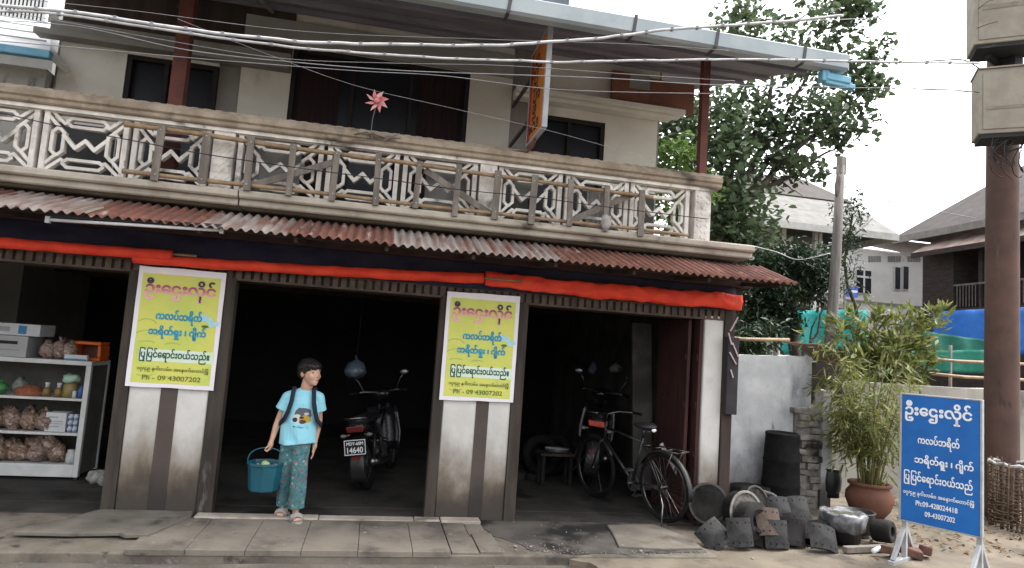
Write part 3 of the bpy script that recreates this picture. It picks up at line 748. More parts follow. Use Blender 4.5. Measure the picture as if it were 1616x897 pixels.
# ------------------------------------------------------------------ posters
def poster(label, x0, x1, z0, z1, skew=0.0, seed=1):
    t = thing('poster', label, 'poster', ((x0 + x1) / 2, -.03, z0), group='yellow shop posters on pillars')
    w, h = x1 - x0, z1 - z0
    YP = -.034
    m = MB(); nx, nz = 10, 16; vs = []
    for j in range(nz + 1):
        for i in range(nx + 1):
            u, v = i / nx, j / nz
            vs.append((x0 + w * u + .006 * mnoise.noise(Vector((v * 3, seed, 2))) * (1 if i in (0, nx) else 0), YP, z0 + h * v + skew * (u - .5) + .008 * mnoise.noise(Vector((u * 3, seed, 7))) * (1 if j in (0, nz) else 0)))
    m.add(vs, [(j * (nx + 1) + i, j * (nx + 1) + i + 1, (j + 1) * (nx + 1) + i + 1, (j + 1) * (nx + 1) + i) for j in range(nz) for i in range(nx)])
    o = m.build('sheet', poster_w, t, fixn=False)
    so_ = o.modifiers.new('thick', 'SOLIDIFY'); so_.thickness = .003; so_.offset = 1
    m = MB(); bx = .052 * w
    m.box(x0 + bx, x1 - bx, YP - .0055, YP - .0035, z0 + .035 * h, z1 - .055 * h)
    m.build('printed_field', poster_y, t)
    m = MB(); m.box(x0 + .11 * w, x1 - .04 * w, YP - .0075, YP - .006, z0 + .215 * h, z0 + .315 * h); m.build('pale_band', M('poster_band_%d' % seed, (.64, .74, .66), (.60, .72, .50), 3, .6, coord='World'), t)
    # grey-green arcs and a pair of pale blue discs printed beside the words
    m = MB(); Yp = YP - .0065
    for cu, cz, R_, a0, a1 in ((.16, .505, .085, 20, 150), (.17, .40, .10, 25, 150), (.19, .30, .12, 60, 130), (.48, .295, .12, 60, 130), (.52, .165, .12, 240, 310), (.20, .17, .12, 240, 310)):
        pts = [(x0 + w * cu + R_ * math.cos(rad(q)), Yp, z0 + h * cz + .7 * R_ * math.sin(rad(q))) for q in range(a0, a1, 8)]
        for i in range(len(pts) - 1): m.bar(pts[i], pts[i + 1], .001, .010)
    m.build('printed_arcs', ink_arc, t)
    m = MB()
    for cu, cz, rx_, rz_ in ((.80, .60, .038, .030), (.90, .55, .030, .026), (.86, .585, .03, .024), (.955, .56, .018, .02)):
        m.prism([(x0 + w * cu + rx_ * math.cos(q * PI / 10), z0 + h * cz + rz_ * math.sin(q * PI / 10)) for q in range(20)], Yp - .0012 * (1 + cu), Yp)
    m.pieces('printed_disc', ink_pale, t)
    m = MB(); m.prism([(x0 + w * .82 + .03 * math.cos(q * PI / 8), z0 + h * .53 + .012 * math.sin(q * PI / 8)) for q in range(16)], Yp - .004, Yp); m.build('printed_mark', ink_g, t)
    yl = YP - .0088
    def line(txt, u0, u1, v, hh, mt, bold): 
        lettering(txt, mt, t, (x0 + w * (u0 + u1) / 2, yl, z0 + h * v), (1, 0, 0), (0, 0, 1), width=w * (u1 - u0), height=hh, bold=bold)
    line("ဦးေဌးလှ~ိုင်", .10, .90, .785, .128, title_ink, .035)
    line("ကလပ်ဘရိတ်", .255, .775, .568, .085, ink_b, .05)
    line("ဘရိတ်ရှ~ူး ၊ ဂျိ~ုက်", .19, .84, .44, .078, ink_b, .05)
    line("ြပ~ုြပင်ေရာင်းဝယ်သည်။", .12, .91, .248, .080, ink_k, .035)
    line("၁၇/၄၉ နဂါးလမ်း၊ အေနာက်ေတာင်ြမို့", .11, .92, .142, .036, ink_g, .02)
    line("Ph - 09 43007202", .18, .84, .062, .060, ink_g, .006)
    return t
def ramp_ink():
    m = bpy.data.materials.new('dark_to_pink_ink'); m.use_nodes = True; N = m.node_tree.nodes; L = m.node_tree.links
    tc = N.new('ShaderNodeTexCoord'); sp = N.new('ShaderNodeSeparateXYZ'); L.new(tc.outputs['Generated'], sp.inputs[0])
    r = N.new('ShaderNodeValToRGB'); e = r.color_ramp.elements
    e[0].position = .28; e[0].color = (.78, .42, .42, 1); e[1].position = .78; e[1].color = (.05, .02, .07, 1)
    x = e.new(.5); x.color = (.62, .13, .30, 1); x = e.new(.66); x.color = (.34, .05, .14, 1)
    L.new(sp.outputs['Z'], r.inputs[0]); L.new(r.outputs[0], N['Principled BSDF'].inputs['Base Color']); N['Principled BSDF'].inputs['Roughness'].default_value = .6
    return m
title_ink = ramp_ink()
poster('yellow-green poster on the left pillar, wider and closer to the goods cabinet', -2.085, -1.36, 1.085, 2.143, -.004, 1)
poster('yellow-green poster on the middle pillar, between the motorcycle and bicycle bays', .655, 1.375, 1.115, 2.152, .010, 2)

# ------------------------------------------------------------------ long bamboo ladder frame resting on the cornice
t = thing('bamboo_ladder', 'long bamboo and board ladder frame lying along the balcony front', 'ladder', (.4, -.26, 2.885))
def bam(a, b, r, seed):
    n = 60; pts = []; rs = []
    for i in range(n + 1):
        u = i / n; p = Vector(a).lerp(Vector(b), u)
        p += Vector((0, 0, 1)) * (.012 * mnoise.noise(Vector((u * 5, seed, 0))))
        pts.append(p); rs.append(r * (1.0 + (.16 if i % 8 == 0 else 0)) * (1 - .2 * u))
    return MB().tube(pts, rs, 10)
bam((-2.27, -.262, 3.335), (2.62, -.262, 3.252), .022, 1).build('pole', bamboo_m, t)
bam((-2.24, -.262, 2.925), (3.02, -.262, 2.905), .020, 2).build('pole', bamboo_m, t)
sx = [-1.965, -1.59, -1.22, -.86, -.48, -.10, .27, .64, 1.02, 1.38, 1.75, 2.12, 2.49]
rr = random.Random(5); SL = []
for i, x in enumerate(sx):
    SL.append(MB().obox((x, -.300, 3.105 + rr.uniform(-.012, .012) - i * .002), (.058 + rr.uniform(-.006, .008), .022, .47 + rr.uniform(-.02, .03)), (0, rr.uniform(-.03, .03), 0)).build('slat', wood_gr, t, bevel=.003))
    for z in (3.315 - i * .006, 2.92): MB().ell((x, -.313, z), (.007, .005, .007), n=8, m=5).build('nail_head', steel_w, SL[-1])
for a, b in (((-1.22, 2.915), (-.48, 3.24)), ((.33, 3.26), (1.0, 2.905)), ((1.78, 2.925), (2.42, 3.27))):
    MB().bar((a[0], -.228, a[1]), (b[0], -.228, b[1]), .018, .062).build('brace', wood_gr, t, bevel=.003)
m = MB().ell((2.125, -.318, 2.935), (.055, .03, .075), wob=.35, seed=3)
setp(m.build('cloth_wrap', M('grey_rag', (.34, .33, .31), (.24, .23, .22), 20, .95, .4)), 'pale grey rag wrapped round the foot of a ladder slat', 'rag')
# boards and sheets standing behind the openwork
def boards(name, label, cat, rects, mt, y=.02):
    m = MB()
    for i, (x0, x1, z0, z1) in enumerate(rects): m.box(x0, x1, y + i * .004, y + .02 + i * .004, z0, z1)
    return setp(m.build(name, mt, bevel=.004), label, cat)
grey_sheet = M('pale_grey_sheet', (.27, .27, .265), (.20, .20, .195), 3, .8, .1, coord='World')
boards('leaning_sheet', 'plain grey sheet behind the openwork panel right of the first carved post', 'sheet', [(-1.36, -.82, 2.89, 3.40)], grey_sheet)
boards('leaning_sheet', 'grey sheet behind the openwork panel left of the second carved post', 'sheet', [(.36, .86, 2.89, 3.42)], grey_sheet)
boards('leaning_sheet', 'small grey-green sheet behind the openwork panel right of the second carved post', 'sheet', [(1.24, 1.42, 3.16, 3.40)], M('grey_green_sheet', (.22, .24, .22), (.17, .19, .175), 3, .8, coord='World'))
cs = corr(2.02, 2.64, .02, 3.34, .02, 2.89, 0, .075)
cs.v = [Vector((v.x, .03 + .014 * math.sin(v.x * 84), v.z)) for v in cs.v]
o = cs.build('corrugated_sheet', M('pale_corrugated', (.40, .39, .38), (.31, .30, .29), 4, .6, coord='World'), fixn=False)
o.modifiers.new('thick', 'SOLIDIFY').thickness = .003
setp(o, 'pale ribbed sheet standing behind the openwork near the right end of the balcony', 'sheet')
o = drape(.02, .17, 2.98, 3.40, .0, 12, .03, 16, 10).build('blue_cloth', M('deep_blue_cloth', (.02, .05, .24), (.015, .035, .16), 10, .9), fixn=False)
o.modifiers.new('thick', 'SOLIDIFY').thickness = .004
setp(o, 'deep blue cloth hanging behind the gap between two openwork panels', 'cloth')
# dry twig bundle on the rail
m = MB(); b0 = Vector((-.15, -.245, 3.50)); rr = random.Random(11)
for i in range(9):
    a0 = b0 + Vector((rr.uniform(-.22, .1), rr.uniform(-.02, .02), rr.uniform(-.05, .03)))
    a1 = b0 + Vector((rr.uniform(-.05, .24), rr.uniform(-.03, .02), rr.uniform(-.03, .075)))
    mid = (a0 + a1) / 2 + Vector((0, 0, rr.uniform(-.03, .04))); m.tube([a0, mid, a1], [.004, .008, .003], 6)
setp(m.build('twig_bundle', wood_gr), 'tangle of dry grey twigs tied to the handrail below the pinwheel', 'twigs')

# ------------------------------------------------------------------ pinwheel
pc = at(595, 160, -.2)
t = thing('pinwheel', 'pink foil pinwheel on a thin stick above the balcony rail', 'pinwheel', (-.20, -.2, 3.59))
MB().tube([(-.20, -.17, 3.45), (-.195, -.18, 3.7), pc + Vector((0, .02, 0))], .005, 6).build('stick', wood_gr, t)
for k in range(8):
    a = k * PI / 4 + .2; m = MB(); L_ = .115
    u = Vector((math.cos(a), 0, math.sin(a))); n_ = Vector((-math.sin(a), 0, math.cos(a)))
    m.add([pc + u * .012, pc + u * .055 + n_ * .034 - Vector((0, .022, 0)), pc + u * L_ + n_ * .012 - Vector((0, .006, 0)), pc + u * .06 - n_ * .004 + Vector((0, .002, 0)), pc + n_ * .03 + u * .03 - Vector((0, .03, 0))],
          [(0, 3, 1), (3, 2, 1), (0, 1, 4)])
    o = m.build('petal', (pink_pet, pink_lt)[k % 2], t, fixn=False); o.modifiers.new('thick', 'SOLIDIFY').thickness = .0015
MB().ell(pc - Vector((0, .03, 0)), (.026, .014, .026), wob=.3).build('hub', pink_pet, t)

# ------------------------------------------------------------------ orange signboard projecting from the balcony
t = thing('hanging_signboard', 'narrow orange signboard in a grey frame projecting over the balcony rail', 'signboard', (1.35, -.35, 3.68))
m = MB().box(1.335, 1.365, -.66, -.05, 3.69, 4.62); m.build('board', orange_bd, t)
m = MB().box(1.325, 1.375, -.70, -.66, 3.67, 4.64).box(1.325, 1.375, -.66, -.05, 3.662, 3.689).box(1.325, 1.375, -.66, -.05, 4.621, 4.645).box(1.325, 1.375, -.05, -.02, 3.662, 4.645); m.build('frame', paint_gy, t, bevel=.004)
MB().box(1.328, 1.334, -.12, -.052, 3.70, 4.61).build('red_edge', M('red_edge_paint', (.35, .04, .03), (.28, .03, .025), 5), t)
MB().tube([(1.35, -.36, 3.66), (1.34, -.30, 3.60), (1.30, -.22, 3.56), (1.12, -.20, 3.55)], .014, 8).tube([(1.36, -.05, 3.7), (1.38, -.02, 3.6), (1.42, .03, 3.5)], .014, 8).pieces('bracket', steel_red, t)
MB().bar((1.35, .0, 4.4), (1.35, .98, 4.45), .03, .03).bar((1.35, .0, 3.95), (1.35, .98, 3.98), .03, .03).pieces('arm', strap_m, t)
lettering("ဦးေဌးလှ~ိုင်", M('dark_sign_ink', (.035, .02, .03), (.03, .02, .03), 5), t, (1.334, -.36, 4.14), (0, 0, 1), (0, 1, 0), width=.78, height=.26, bold=.03)

# ------------------------------------------------------------------ overhead cables
def cable(pts, y, r, mt, label, nm='cable', group='overhead cables', wob=0.0, tie=None):
    P3 = [at(px, py, y) for px, py in pts]; out = []
    for i in range(len(P3) - 1):            # smooth (Catmull-Rom)
        p0 = P3[max(i - 1, 0)]; p1 = P3[i]; p2 = P3[i + 1]; p3_ = P3[min(i + 2, len(P3) - 1)]
        for k in range(10):
            q = k / 10
            v = .5 * ((2 * p1) + (p2 - p0) * q + (2 * p0 - 5 * p1 + 4 * p2 - p3_) * q * q + (3 * p1 - p0 - 3 * p2 + p3_) * q ** 3)
            if wob: v += Vector((0, mnoise.noise(v * 6), mnoise.noise(v * 7 + Vector((3, 3, 3))))) * wob
            out.append(v)
    out.append(P3[-1])
    t = thing(nm, label, 'cable', P3[0], group=group)
    MB().tube(out, r, 6).build('strand', mt, t)
    if tie:
        L_ = 0; ks = [out[0]]
        for i in range(1, len(out)):
            L_ += (out[i] - out[i - 1]).length
            if L_ > tie: ks.append(out[i]); L_ = 0
        m = MB()
        for i, k in enumerate(ks[1:-1]): m.obox(k, (.022, r * 2.3, r * 2.3))
        m.pieces('tie', wire_g, t)
    return t
YC = -1.5
cable([(-60, 2), (40, 13), (130, 22), (240, 38), (380, 57), (520, 68), (640, 71), (760, 72), (830, 69), (940, 61), (1040, 49), (1140, 41), (1240, 34), (1330, 25)], YC, .0115, wire_w, 'thick pale cable bundle tied at intervals, sagging across the eaves and climbing into the tree', wob=.006, tie=.21)
cable([(-60, 20), (60, 20), (240, 44), (380, 65), (470, 75), (560, 83), (680, 91), (780, 95), (880, 98), (960, 97), (1080, 95), (1200, 94), (1340, 97), (1440, 99), (1545, 100)], YC, .0095, wire_w, 'pale cable running below the thick tied bundle to the beige boxes', wob=.005, tie=.24)
cable([(-60, 30), (120, 42), (300, 80), (480, 100), (640, 112), (800, 118), (960, 124), (1120, 134), (1300, 138), (1420, 140), (1536, 146)], YC, .0035, wire_g, 'thin grey cable crossing the dark upstairs door and reaching the pole boxes')
cable([(-60, 60), (150, 78), (340, 95), (560, 112), (700, 120), (860, 140), (1000, 146), (1130, 148)], YC + .2, .003, wire_g, 'thin pale cable ending near the top of the red steel post')
cable([(280, 30), (420, 85), (560, 135), (700, 168), (860, 205), (960, 232), (1030, 250)], YC + .3, .0016, wire_g, 'fine grey wire slanting down past the pinwheel to the upper wall')
cable([(-40, 168), (60, 192), (130, 207), (240, 228), (320, 243), (420, 258), (520, 272), (620, 285), (720, 299), (840, 311), (920, 322), (1000, 332), (1118, 346)], -.40, .0045, wire_k, 'black wire strung across the front of the openwork balustrade')
cable([(-60, -10), (200, 16), (480, 50), (760, 62), (1000, 70), (1150, 80)], YC + .25, .0022, wire_g, 'topmost thin grey wire crossing under the roof edge')
cable([(-60, 5), (240, 60), (440, 92), (620, 100), (800, 104), (1000, 118), (1160, 128)], YC + .15, .0022, wire_g, 'thin grey wire close beneath the two pale cables')
# ------------------------------------------------------------------ the boy
BX, BY = -.57, -.085
boy = thing('person', 'boy in pale blue printed T-shirt and teal patterned trousers carrying a bucket, looking aside', 'person', (BX, BY, .004))
def loc(m): return m   # local coordinates of the boy
B = MB()
neck_b = Vector((.005, .015, 1.115)); hc = Vector((.030, -.012, 1.290))
# head turned towards the right of the picture
HR = Euler((0, 0, rad(46))).to_matrix()     # local face direction -Y turned to +X
HS = 1.10
def hd(x, y, z): return hc + HR @ Vector((x * HS * 1.03, y * HS, z * 1.04))
def hell(c, r, tilt=0): B.ell(hd(*c), tuple(q * HS for q in r), rot=(0, 0, rad(46)), n=20, m=14)
hell((0, .012, .030), (.073, .088, .082))           # skull
hell((0, -.022, -.012), (.063, .070, .085))         # face
hell((0, -.040, -.068), (.040, .046, .040))         # jaw and chin
hell((0, -.066, -.090), (.020, .018, .015))
B.caps(hd(0, -.080, .008), hd(0, -.092, -.022), .007, .0105)   # nose
hell((.009, -.084, -.027), (.007, .007, .005)); hell((-.009, -.084, -.027), (.007, .007, .005))
hell((0, -.081, -.050), (.017, .009, .006)); hell((0, -.078, -.061), (.015, .009, .006))    # lips
hell((.034, -.058, -.026), (.024, .020, .026)); hell((-.034, -.058, -.026), (.024, .020, .026))
for sx in (1, -1):
    hell((.071 * sx, .010, -.008), (.010, .020, .030))      # ears
    B.caps(hd(.012 * sx, -.080, .026), hd(.05 * sx, -.064, .027), .008, .006)    # brow
B.caps(hd(0, .012, -.05), neck_b, .050, .055)
B.caps(neck_b, (-.01, .015, 1.0), .055, .10)
# trunk under the clothes
B.ell((-.012, .012, .98), (.125, .075, .13)); B.ell((-.022, .008, .82), (.105, .066, .16)); B.ell((-.038, .005, .68), (.112, .075, .10))
sh_l = Vector((-.140, .012, 1.062)); el_l = Vector((-.207, .03, .858)); wr_l = Vector((-.243, -.02, .675))
sh_r = Vector((.118, .018, 1.070)); el_r = Vector((.142, .062, .862)); wr_r = Vector((.128, .03, .672))
for a, b_, c in ((sh_l, el_l, wr_l), (sh_r, el_r, wr_r)):
    B.caps(neck_b - Vector((0, 0, .035)), a, .045, .042); B.caps(a, b_, .040, .030); B.caps(b_, b_.lerp(c, .35), .030, .031); B.caps(b_.lerp(c, .35), c, .031, .0205)
# gripping hand (bucket side): palm and four curled fingers with the thumb closing from the side
gp_ = Vector((-.262, -.03, .606))                     # where the handle passes
B.caps(wr_l, wr_l.lerp(gp_, .62) + Vector((.004, .006, 0)), .020, .026); B.ell(wr_l.lerp(gp_, .75) + Vector((.008, .012, 0)), (.016, .034, .036))
for i, (dy, ln) in enumerate(((-.028, .95), (-.010, 1.05), (.008, 1.0), (.025, .82))):
    k0 = gp_ + Vector((.016, dy + .004, .012)); k1 = gp_ + Vector((-.004, dy, -.022 * ln)); k2 = gp_ + Vector((-.024, dy, -.012)); k3 = gp_ + Vector((-.020, dy, .008))
    B.caps(k0, k1, .0085, .0078, 8); B.caps(k1, k2, .0078, .0072, 8); B.caps(k2, k3, .0072, .0062, 8)
B.caps(gp_ + Vector((.010, -.03, .030)), gp_ + Vector((-.016, -.044, .010)), .010, .008, 8); B.caps(gp_ + Vector((-.016, -.044, .010)), gp_ + Vector((-.026, -.026, -.006)), .008, .0065, 8)
# hanging relaxed hand
h0 = wr_r; B.caps(h0, h0 + Vector((-.002, -.008, -.045)), .0195, .024); B.ell(h0 + Vector((-.003, -.012, -.062)), (.014, .032, .038))
for dy, ln in ((-.036, .062), (-.018, .072), (.0, .068), (.017, .054)):
    k0 = h0 + Vector((-.003, dy, -.085)); k1 = k0 + Vector((-.004, -.004, -ln * .5)); k2 = k1 + Vector((-.013, -.002, -ln * .42)); B.caps(k0, k1, .008, .0074, 8); B.caps(k1, k2, .0074, .006, 8)
B.caps(h0 + Vector((0, -.034, -.035)), h0 + Vector((-.006, -.054, -.062)), .0105, .0085, 8); B.caps(h0 + Vector((-.006, -.054, -.062)), h0 + Vector((-.012, -.056, -.088)), .0085, .0065, 8)
# legs and feet
hip_l, kn_l, an_l = Vector((-.092, .01, .66)), Vector((-.105, .035, .375)), Vector((-.088, .105, .075))
hip_r, kn_r, an_r = Vector((.012, .0, .66)), Vector((.020, -.045, .385)), Vector((.024, -.055, .075))
for a, b_, c in ((hip_l, kn_l, an_l), (hip_r, kn_r, an_r)):
    B.caps(a, b_, .066, .044); B.caps(b_, b_.lerp(c, .4), .043, .045); B.caps(b_.lerp(c, .4), c, .045, .027)
def foot(an, yaw):
    R_ = Euler((0, 0, yaw)).to_matrix(); q = lambda x, y, z: Vector((an.x, an.y, 0)) + R_ @ Vector((x, y, z))
    B.caps(an, q(0, .012, .042), .027, .026); B.caps(q(0, .015, .040), q(0, -.085, .032), .027, .024); B.ell(q(0, -.098, .031), (.036, .030, .015))
    for i, x in enumerate((-.026, -.012, .002, .015, .027)):
        B.caps(q(x, -.115, .029), q(x * 1.08, -.137 + abs(i - (0 if yaw > .1 else 4)) * .004, .026), .0088, .0075, 8)
    return q
ql = foot(an_l, rad(-10)); qr = foot(an_r, rad(14))
link_mesh(remeshed(B, .0042, 4), 'body', skin, boy)
# face details
m = MB()
for sx in (1, -1): m.ell(hd(.030 * sx, -.0740, .006), (.0140, .0085, .0075), rot=(0, 0, rad(46)), n=10, m=7)
m.build('eyes', M('eye_dark', (.02, .014, .012), (.03, .02, .018), 40, .3, spec=.5), boy, world=False)
m = MB()
for sx in (1, -1): m.tube([hd(.014 * sx, -.0865, .029), hd(.032 * sx, -.0805, .034), hd(.050 * sx, -.0685, .029)], [.003, .004, .002], 6)
m.build('eyebrows', hair_m, boy, world=False)
MB().tube([hd(-.017, -.0835, -.0560), hd(0, -.0885, -.0555), hd(.017, -.0835, -.0560)], [.0016, .0026, .0016], 6).build('mouth_line', M('lip', (.20, .075, .06), (.18, .07, .055), 20, .5), boy, world=False)
# hair: a cap with a ragged fringe
m = MB()
m.ell(hd(0, .020, .048), (.094, .108, .085), rot=(0, 0, rad(46)), n=24, m=16, wob=.07, seed=2)
m.ell(hd(0, .055, .005), (.083, .064, .080), rot=(0, 0, rad(46)), n=20, m=12)
for sx in (1, -1): m.ell(hd(.066 * sx, .008, .030), (.016, .042, .050), rot=(0, 0, rad(46)))
rr = random.Random(4)
for i in range(34):
    a = rad(-100 + i * 6.0 + rr.uniform(-3, 3)); r0 = .078
    x, y = r0 * math.sin(a), -.092 * math.cos(a) + .02
    top = hd(x * .82, y * .84, .088); low = hd(x * 1.03, y * 1.03 - .005, .036 + rr.uniform(-.020, .016) - (.03 if abs(math.degrees(a)) > 72 else 0))
    m.tube([top, top.lerp(low, .5) + HR @ Vector((x, y, 0)).normalized() * .012, low], [.014, .014, .003], 6)
link_mesh(remeshed(m, .0050, 2), 'hair', hair_m, boy)
# T-shirt
T = MB()
T.ell((-.012, .010, .985), (.158, .098, .115)); T.ell((-.020, .006, .86), (.145, .094, .17)); 
T.lathe([(.02, 1.09), (.10, 1.085), (.142, 1.02), (.148, .93), (.146, .82), (.152, .70), (.156, .655), (.10, .65), (.02, .65)], 36, (0, 0, 0))
k0 = len(T.v) - 9 * 36
for i in range(k0, len(T.v)):
    v = T.v[i]; w_ = (v.z - .65) / .45
    fold = (.008 * math.sin(v.x * 48 + v.z * 22) + .006 * math.sin(v.x * 23 - v.z * 31)) * (1.15 - w_)
    T.v[i] = Vector((v.x * 1.07 - .032 + .024 * w_ + fold, v.y * .73 + .008 + fold, v.z + .012 * math.sin(v.x * 14) * (1 - w_)))
for a, b_ in ((sh_l, el_l), (sh_r, el_r)):
    T.caps(neck_b - Vector((0, 0, .016)), a, .066, .054); e_ = a.lerp(b_, .56)
    out = (b_ - a).normalized(); T.tube([a - out * .03, a, a.lerp(b_, .3), e_], [.047, .058, .062, .071], 18)
for y in (-1, 1): T.ell((-.015, .01 + y * .03, 1.04), (.12, .06, .06))
shm = bpy.data.materials.new('printed_tshirt'); shm.use_nodes = True
def shirt_mat(m):
    N = m.node_tree.nodes; L = m.node_tree.links; b = N['Principled BSDF']; b.inputs['Roughness'].default_value = .9; b.inputs['Specular IOR Level'].default_value = .15
    tc = N.new('ShaderNodeTexCoord'); sp = N.new('ShaderNodeSeparateXYZ'); L.new(tc.outputs['Object'], sp.inputs[0])
    def mth(op, a, c):
        n = N.new('ShaderNodeMath'); n.operation = op
        for i, q in enumerate((a, c)):
            if isinstance(q, (int, float)): n.inputs[i].default_value = q
            elif q is not None: L.new(q, n.inputs[i])
        return n.outputs[0]
    X, Y, Z = sp.outputs; nz = N.new('ShaderNodeTexNoise'); nz.inputs['Scale'].default_value = 26; L.new(tc.outputs['Object'], nz.inputs['Vector'])
    base = (.27, .58, .68)
    def mixc(f, A, Bc):
        x = N.new('ShaderNodeMix'); x.data_type = 'RGBA'; L.new(f, x.inputs[0])
        ia = [i for i in x.inputs if i.type == 'RGBA']
        if isinstance(A, tuple): ia[0].default_value = (*A, 1)
        else: L.new(A, ia[0])
        ia[1].default_value = (*Bc, 1); return [o for o in x.outputs if o.type == 'RGBA'][0]
    n2 = N.new('ShaderNodeTexNoise'); n2.inputs['Scale'].default_value = 7; L.new(tc.outputs['Object'], n2.inputs['Vector'])
    cur = mixc(n2.outputs['Fac'], base, (.235, .53, .63))
    front = mth('LESS_THAN', Y, -.02)
    def blob(cx, cz, rx, rz, col, amp=.5):
        nonlocal cur
        dx = mth('DIVIDE', mth('SUBTRACT', X, cx), rx); dz = mth('DIVIDE', mth('SUBTRACT', Z, cz), rz)
        d = mth('ADD', mth('MULTIPLY', dx, dx), mth('MULTIPLY', dz, dz)); d = mth('ADD', d, mth('MULTIPLY', mth('SUBTRACT', nz.outputs['Fac'], .5), amp))
        f = mth('MULTIPLY', mth('LESS_THAN', d, 1.0), front); cur = mixc(f, cur, col)
    # an abstract cluster of rounded patches, and a broken dark line under it
    blob(.010, .925, .074, .060, (.10, .10, .115), 1.0); blob(-.042, .885, .040, .036, (.50, .49, .47), 1.2); blob(.030, .880, .050, .034, (.42, .28, .05), 1.3); blob(-.055, .875, .022, .020, (.04, .04, .045), 1.2); blob(.012, .858, .030, .018, (.10, .05, .03), 1.4); blob(.040, .93, .020, .012, (.42, .44, .46), 1.2); blob(.0, .895, .02, .012, (.05, .05, .05), 1.3)
    wv = N.new('ShaderNodeTexNoise'); wv.inputs['Scale'].default_value = 95; L.new(tc.outputs['Object'], wv.inputs['Vector'])
    ln = mth('MULTIPLY', mth('LESS_THAN', mth('ABSOLUTE', mth('SUBTRACT', Z, .812), None), .011), mth('LESS_THAN', mth('ABSOLUTE', mth('SUBTRACT', X, -.005), None), .066))
    cur = mixc(mth('MULTIPLY', mth('MULTIPLY', ln, front), mth('GREATER_THAN', wv.outputs['Fac'], .53)), cur, (.03, .05, .07))
    L.new(cur, b.inputs['Base Color'])
    bp = N.new('ShaderNodeBump'); bp.inputs['Strength'].default_value = .5; bp.inputs['Distance'].default_value = .03
    L.new(n2.outputs['Fac'], bp.inputs['Height']); L.new(bp.outputs[0], b.inputs['Normal'])
shirt_mat(shm)
link_mesh(remeshed(T, .006, 3), 'shirt', shm, boy)
# loose trousers
Q = MB()
Q.ell((-.036, .006, .655), (.132, .094, .085))
def leg(a, b_, c, flare):
    m1 = a.lerp(b_, .5); m2 = b_.lerp(c, .5); e_ = b_.lerp(c, .93)
    Q.tube([a + Vector((0, 0, .05)), a, m1, b_, m2, e_], [.076, .080, .074, .069, .070, flare], 18)
leg(hip_l, kn_l, an_l, .070); leg(hip_r, kn_r, an_r, .073)
jitter(Q, .014, 9, 4); jitter(Q, .008, 22, 7)
trm = M('patterned_trousers', (.050, .125, .140), (.085, .18, .19), 26, .9, .3, 12)
def trousers_pat(m):
    N = m.node_tree.nodes; L = m.node_tree.links; b = N['Principled BSDF']; src = b.inputs['Base Color'].links[0].from_socket
    tc = N.new('ShaderNodeTexCoord'); vo = N.new('ShaderNodeTexVoronoi'); vo.inputs['Scale'].default_value = 26; L.new(tc.outputs['Object'], vo.inputs['Vector'])
    lt = N.new('ShaderNodeMath'); lt.operation = 'LESS_THAN'; lt.inputs[1].default_value = .33; L.new(vo.outputs['Distance'], lt.inputs[0])
    r = N.new('ShaderNodeValToRGB'); r.color_ramp.interpolation = 'CONSTANT'; e = r.color_ramp.elements
    e[0].color = (.22, .06, .07, 1); e[1].position = .28; e[1].color = (.16, .30, .31, 1)
    for p, c in ((.55, (.03, .10, .16, 1)), (.72, (.28, .12, .15, 1)), (.84, (.22, .27, .18, 1))): q = e.new(p); q.color = c
    sp = N.new('ShaderNodeSeparateColor'); L.new(vo.outputs['Color'], sp.inputs[0]); L.new(sp.outputs[0], r.inputs[0])
    x = N.new('ShaderNodeMix'); x.data_type = 'RGBA'; ia = [i for i in x.inputs if i.type == 'RGBA']; L.new(lt.outputs[0], x.inputs[0]); L.new(src, ia[0]); L.new(r.outputs[0], ia[1])
    L.new([o for o in x.outputs if o.type == 'RGBA'][0], b.inputs['Base Color'])
trousers_pat(trm)
link_mesh(remeshed(Q, .0065, 3), 'trousers', trm, boy)
for q in (ql, qr):
    m = MB(); k = len(m.v)
    pr = [(-.040, -.10), (-.036, -.135), (-.015, -.158), (.015, -.158), (.036, -.135), (.042, -.10), (.034, -.03), (.032, .035), (.018, .055), (-.018, .055), (-.032, .035), (-.034, -.03)]
    m.prism(pr, .0, .016, 'z')
    m.tube([(-.040, -.06, .014), (-.032, -.066, .050), (0, -.07, .066), (.032, -.066, .050), (.040, -.06, .014)], .013, 8)
    m.tube([(-.040, -.088, .014), (-.032, -.092, .046), (0, -.096, .058), (.032, -.092, .046), (.040, -.088, .014)], .013, 8)
    m.v = [q(v.x * 1.18, v.y * 1.15, v.z * 1.1) for v in m.v]; m.build('sandal', sandal, boy, world=False)
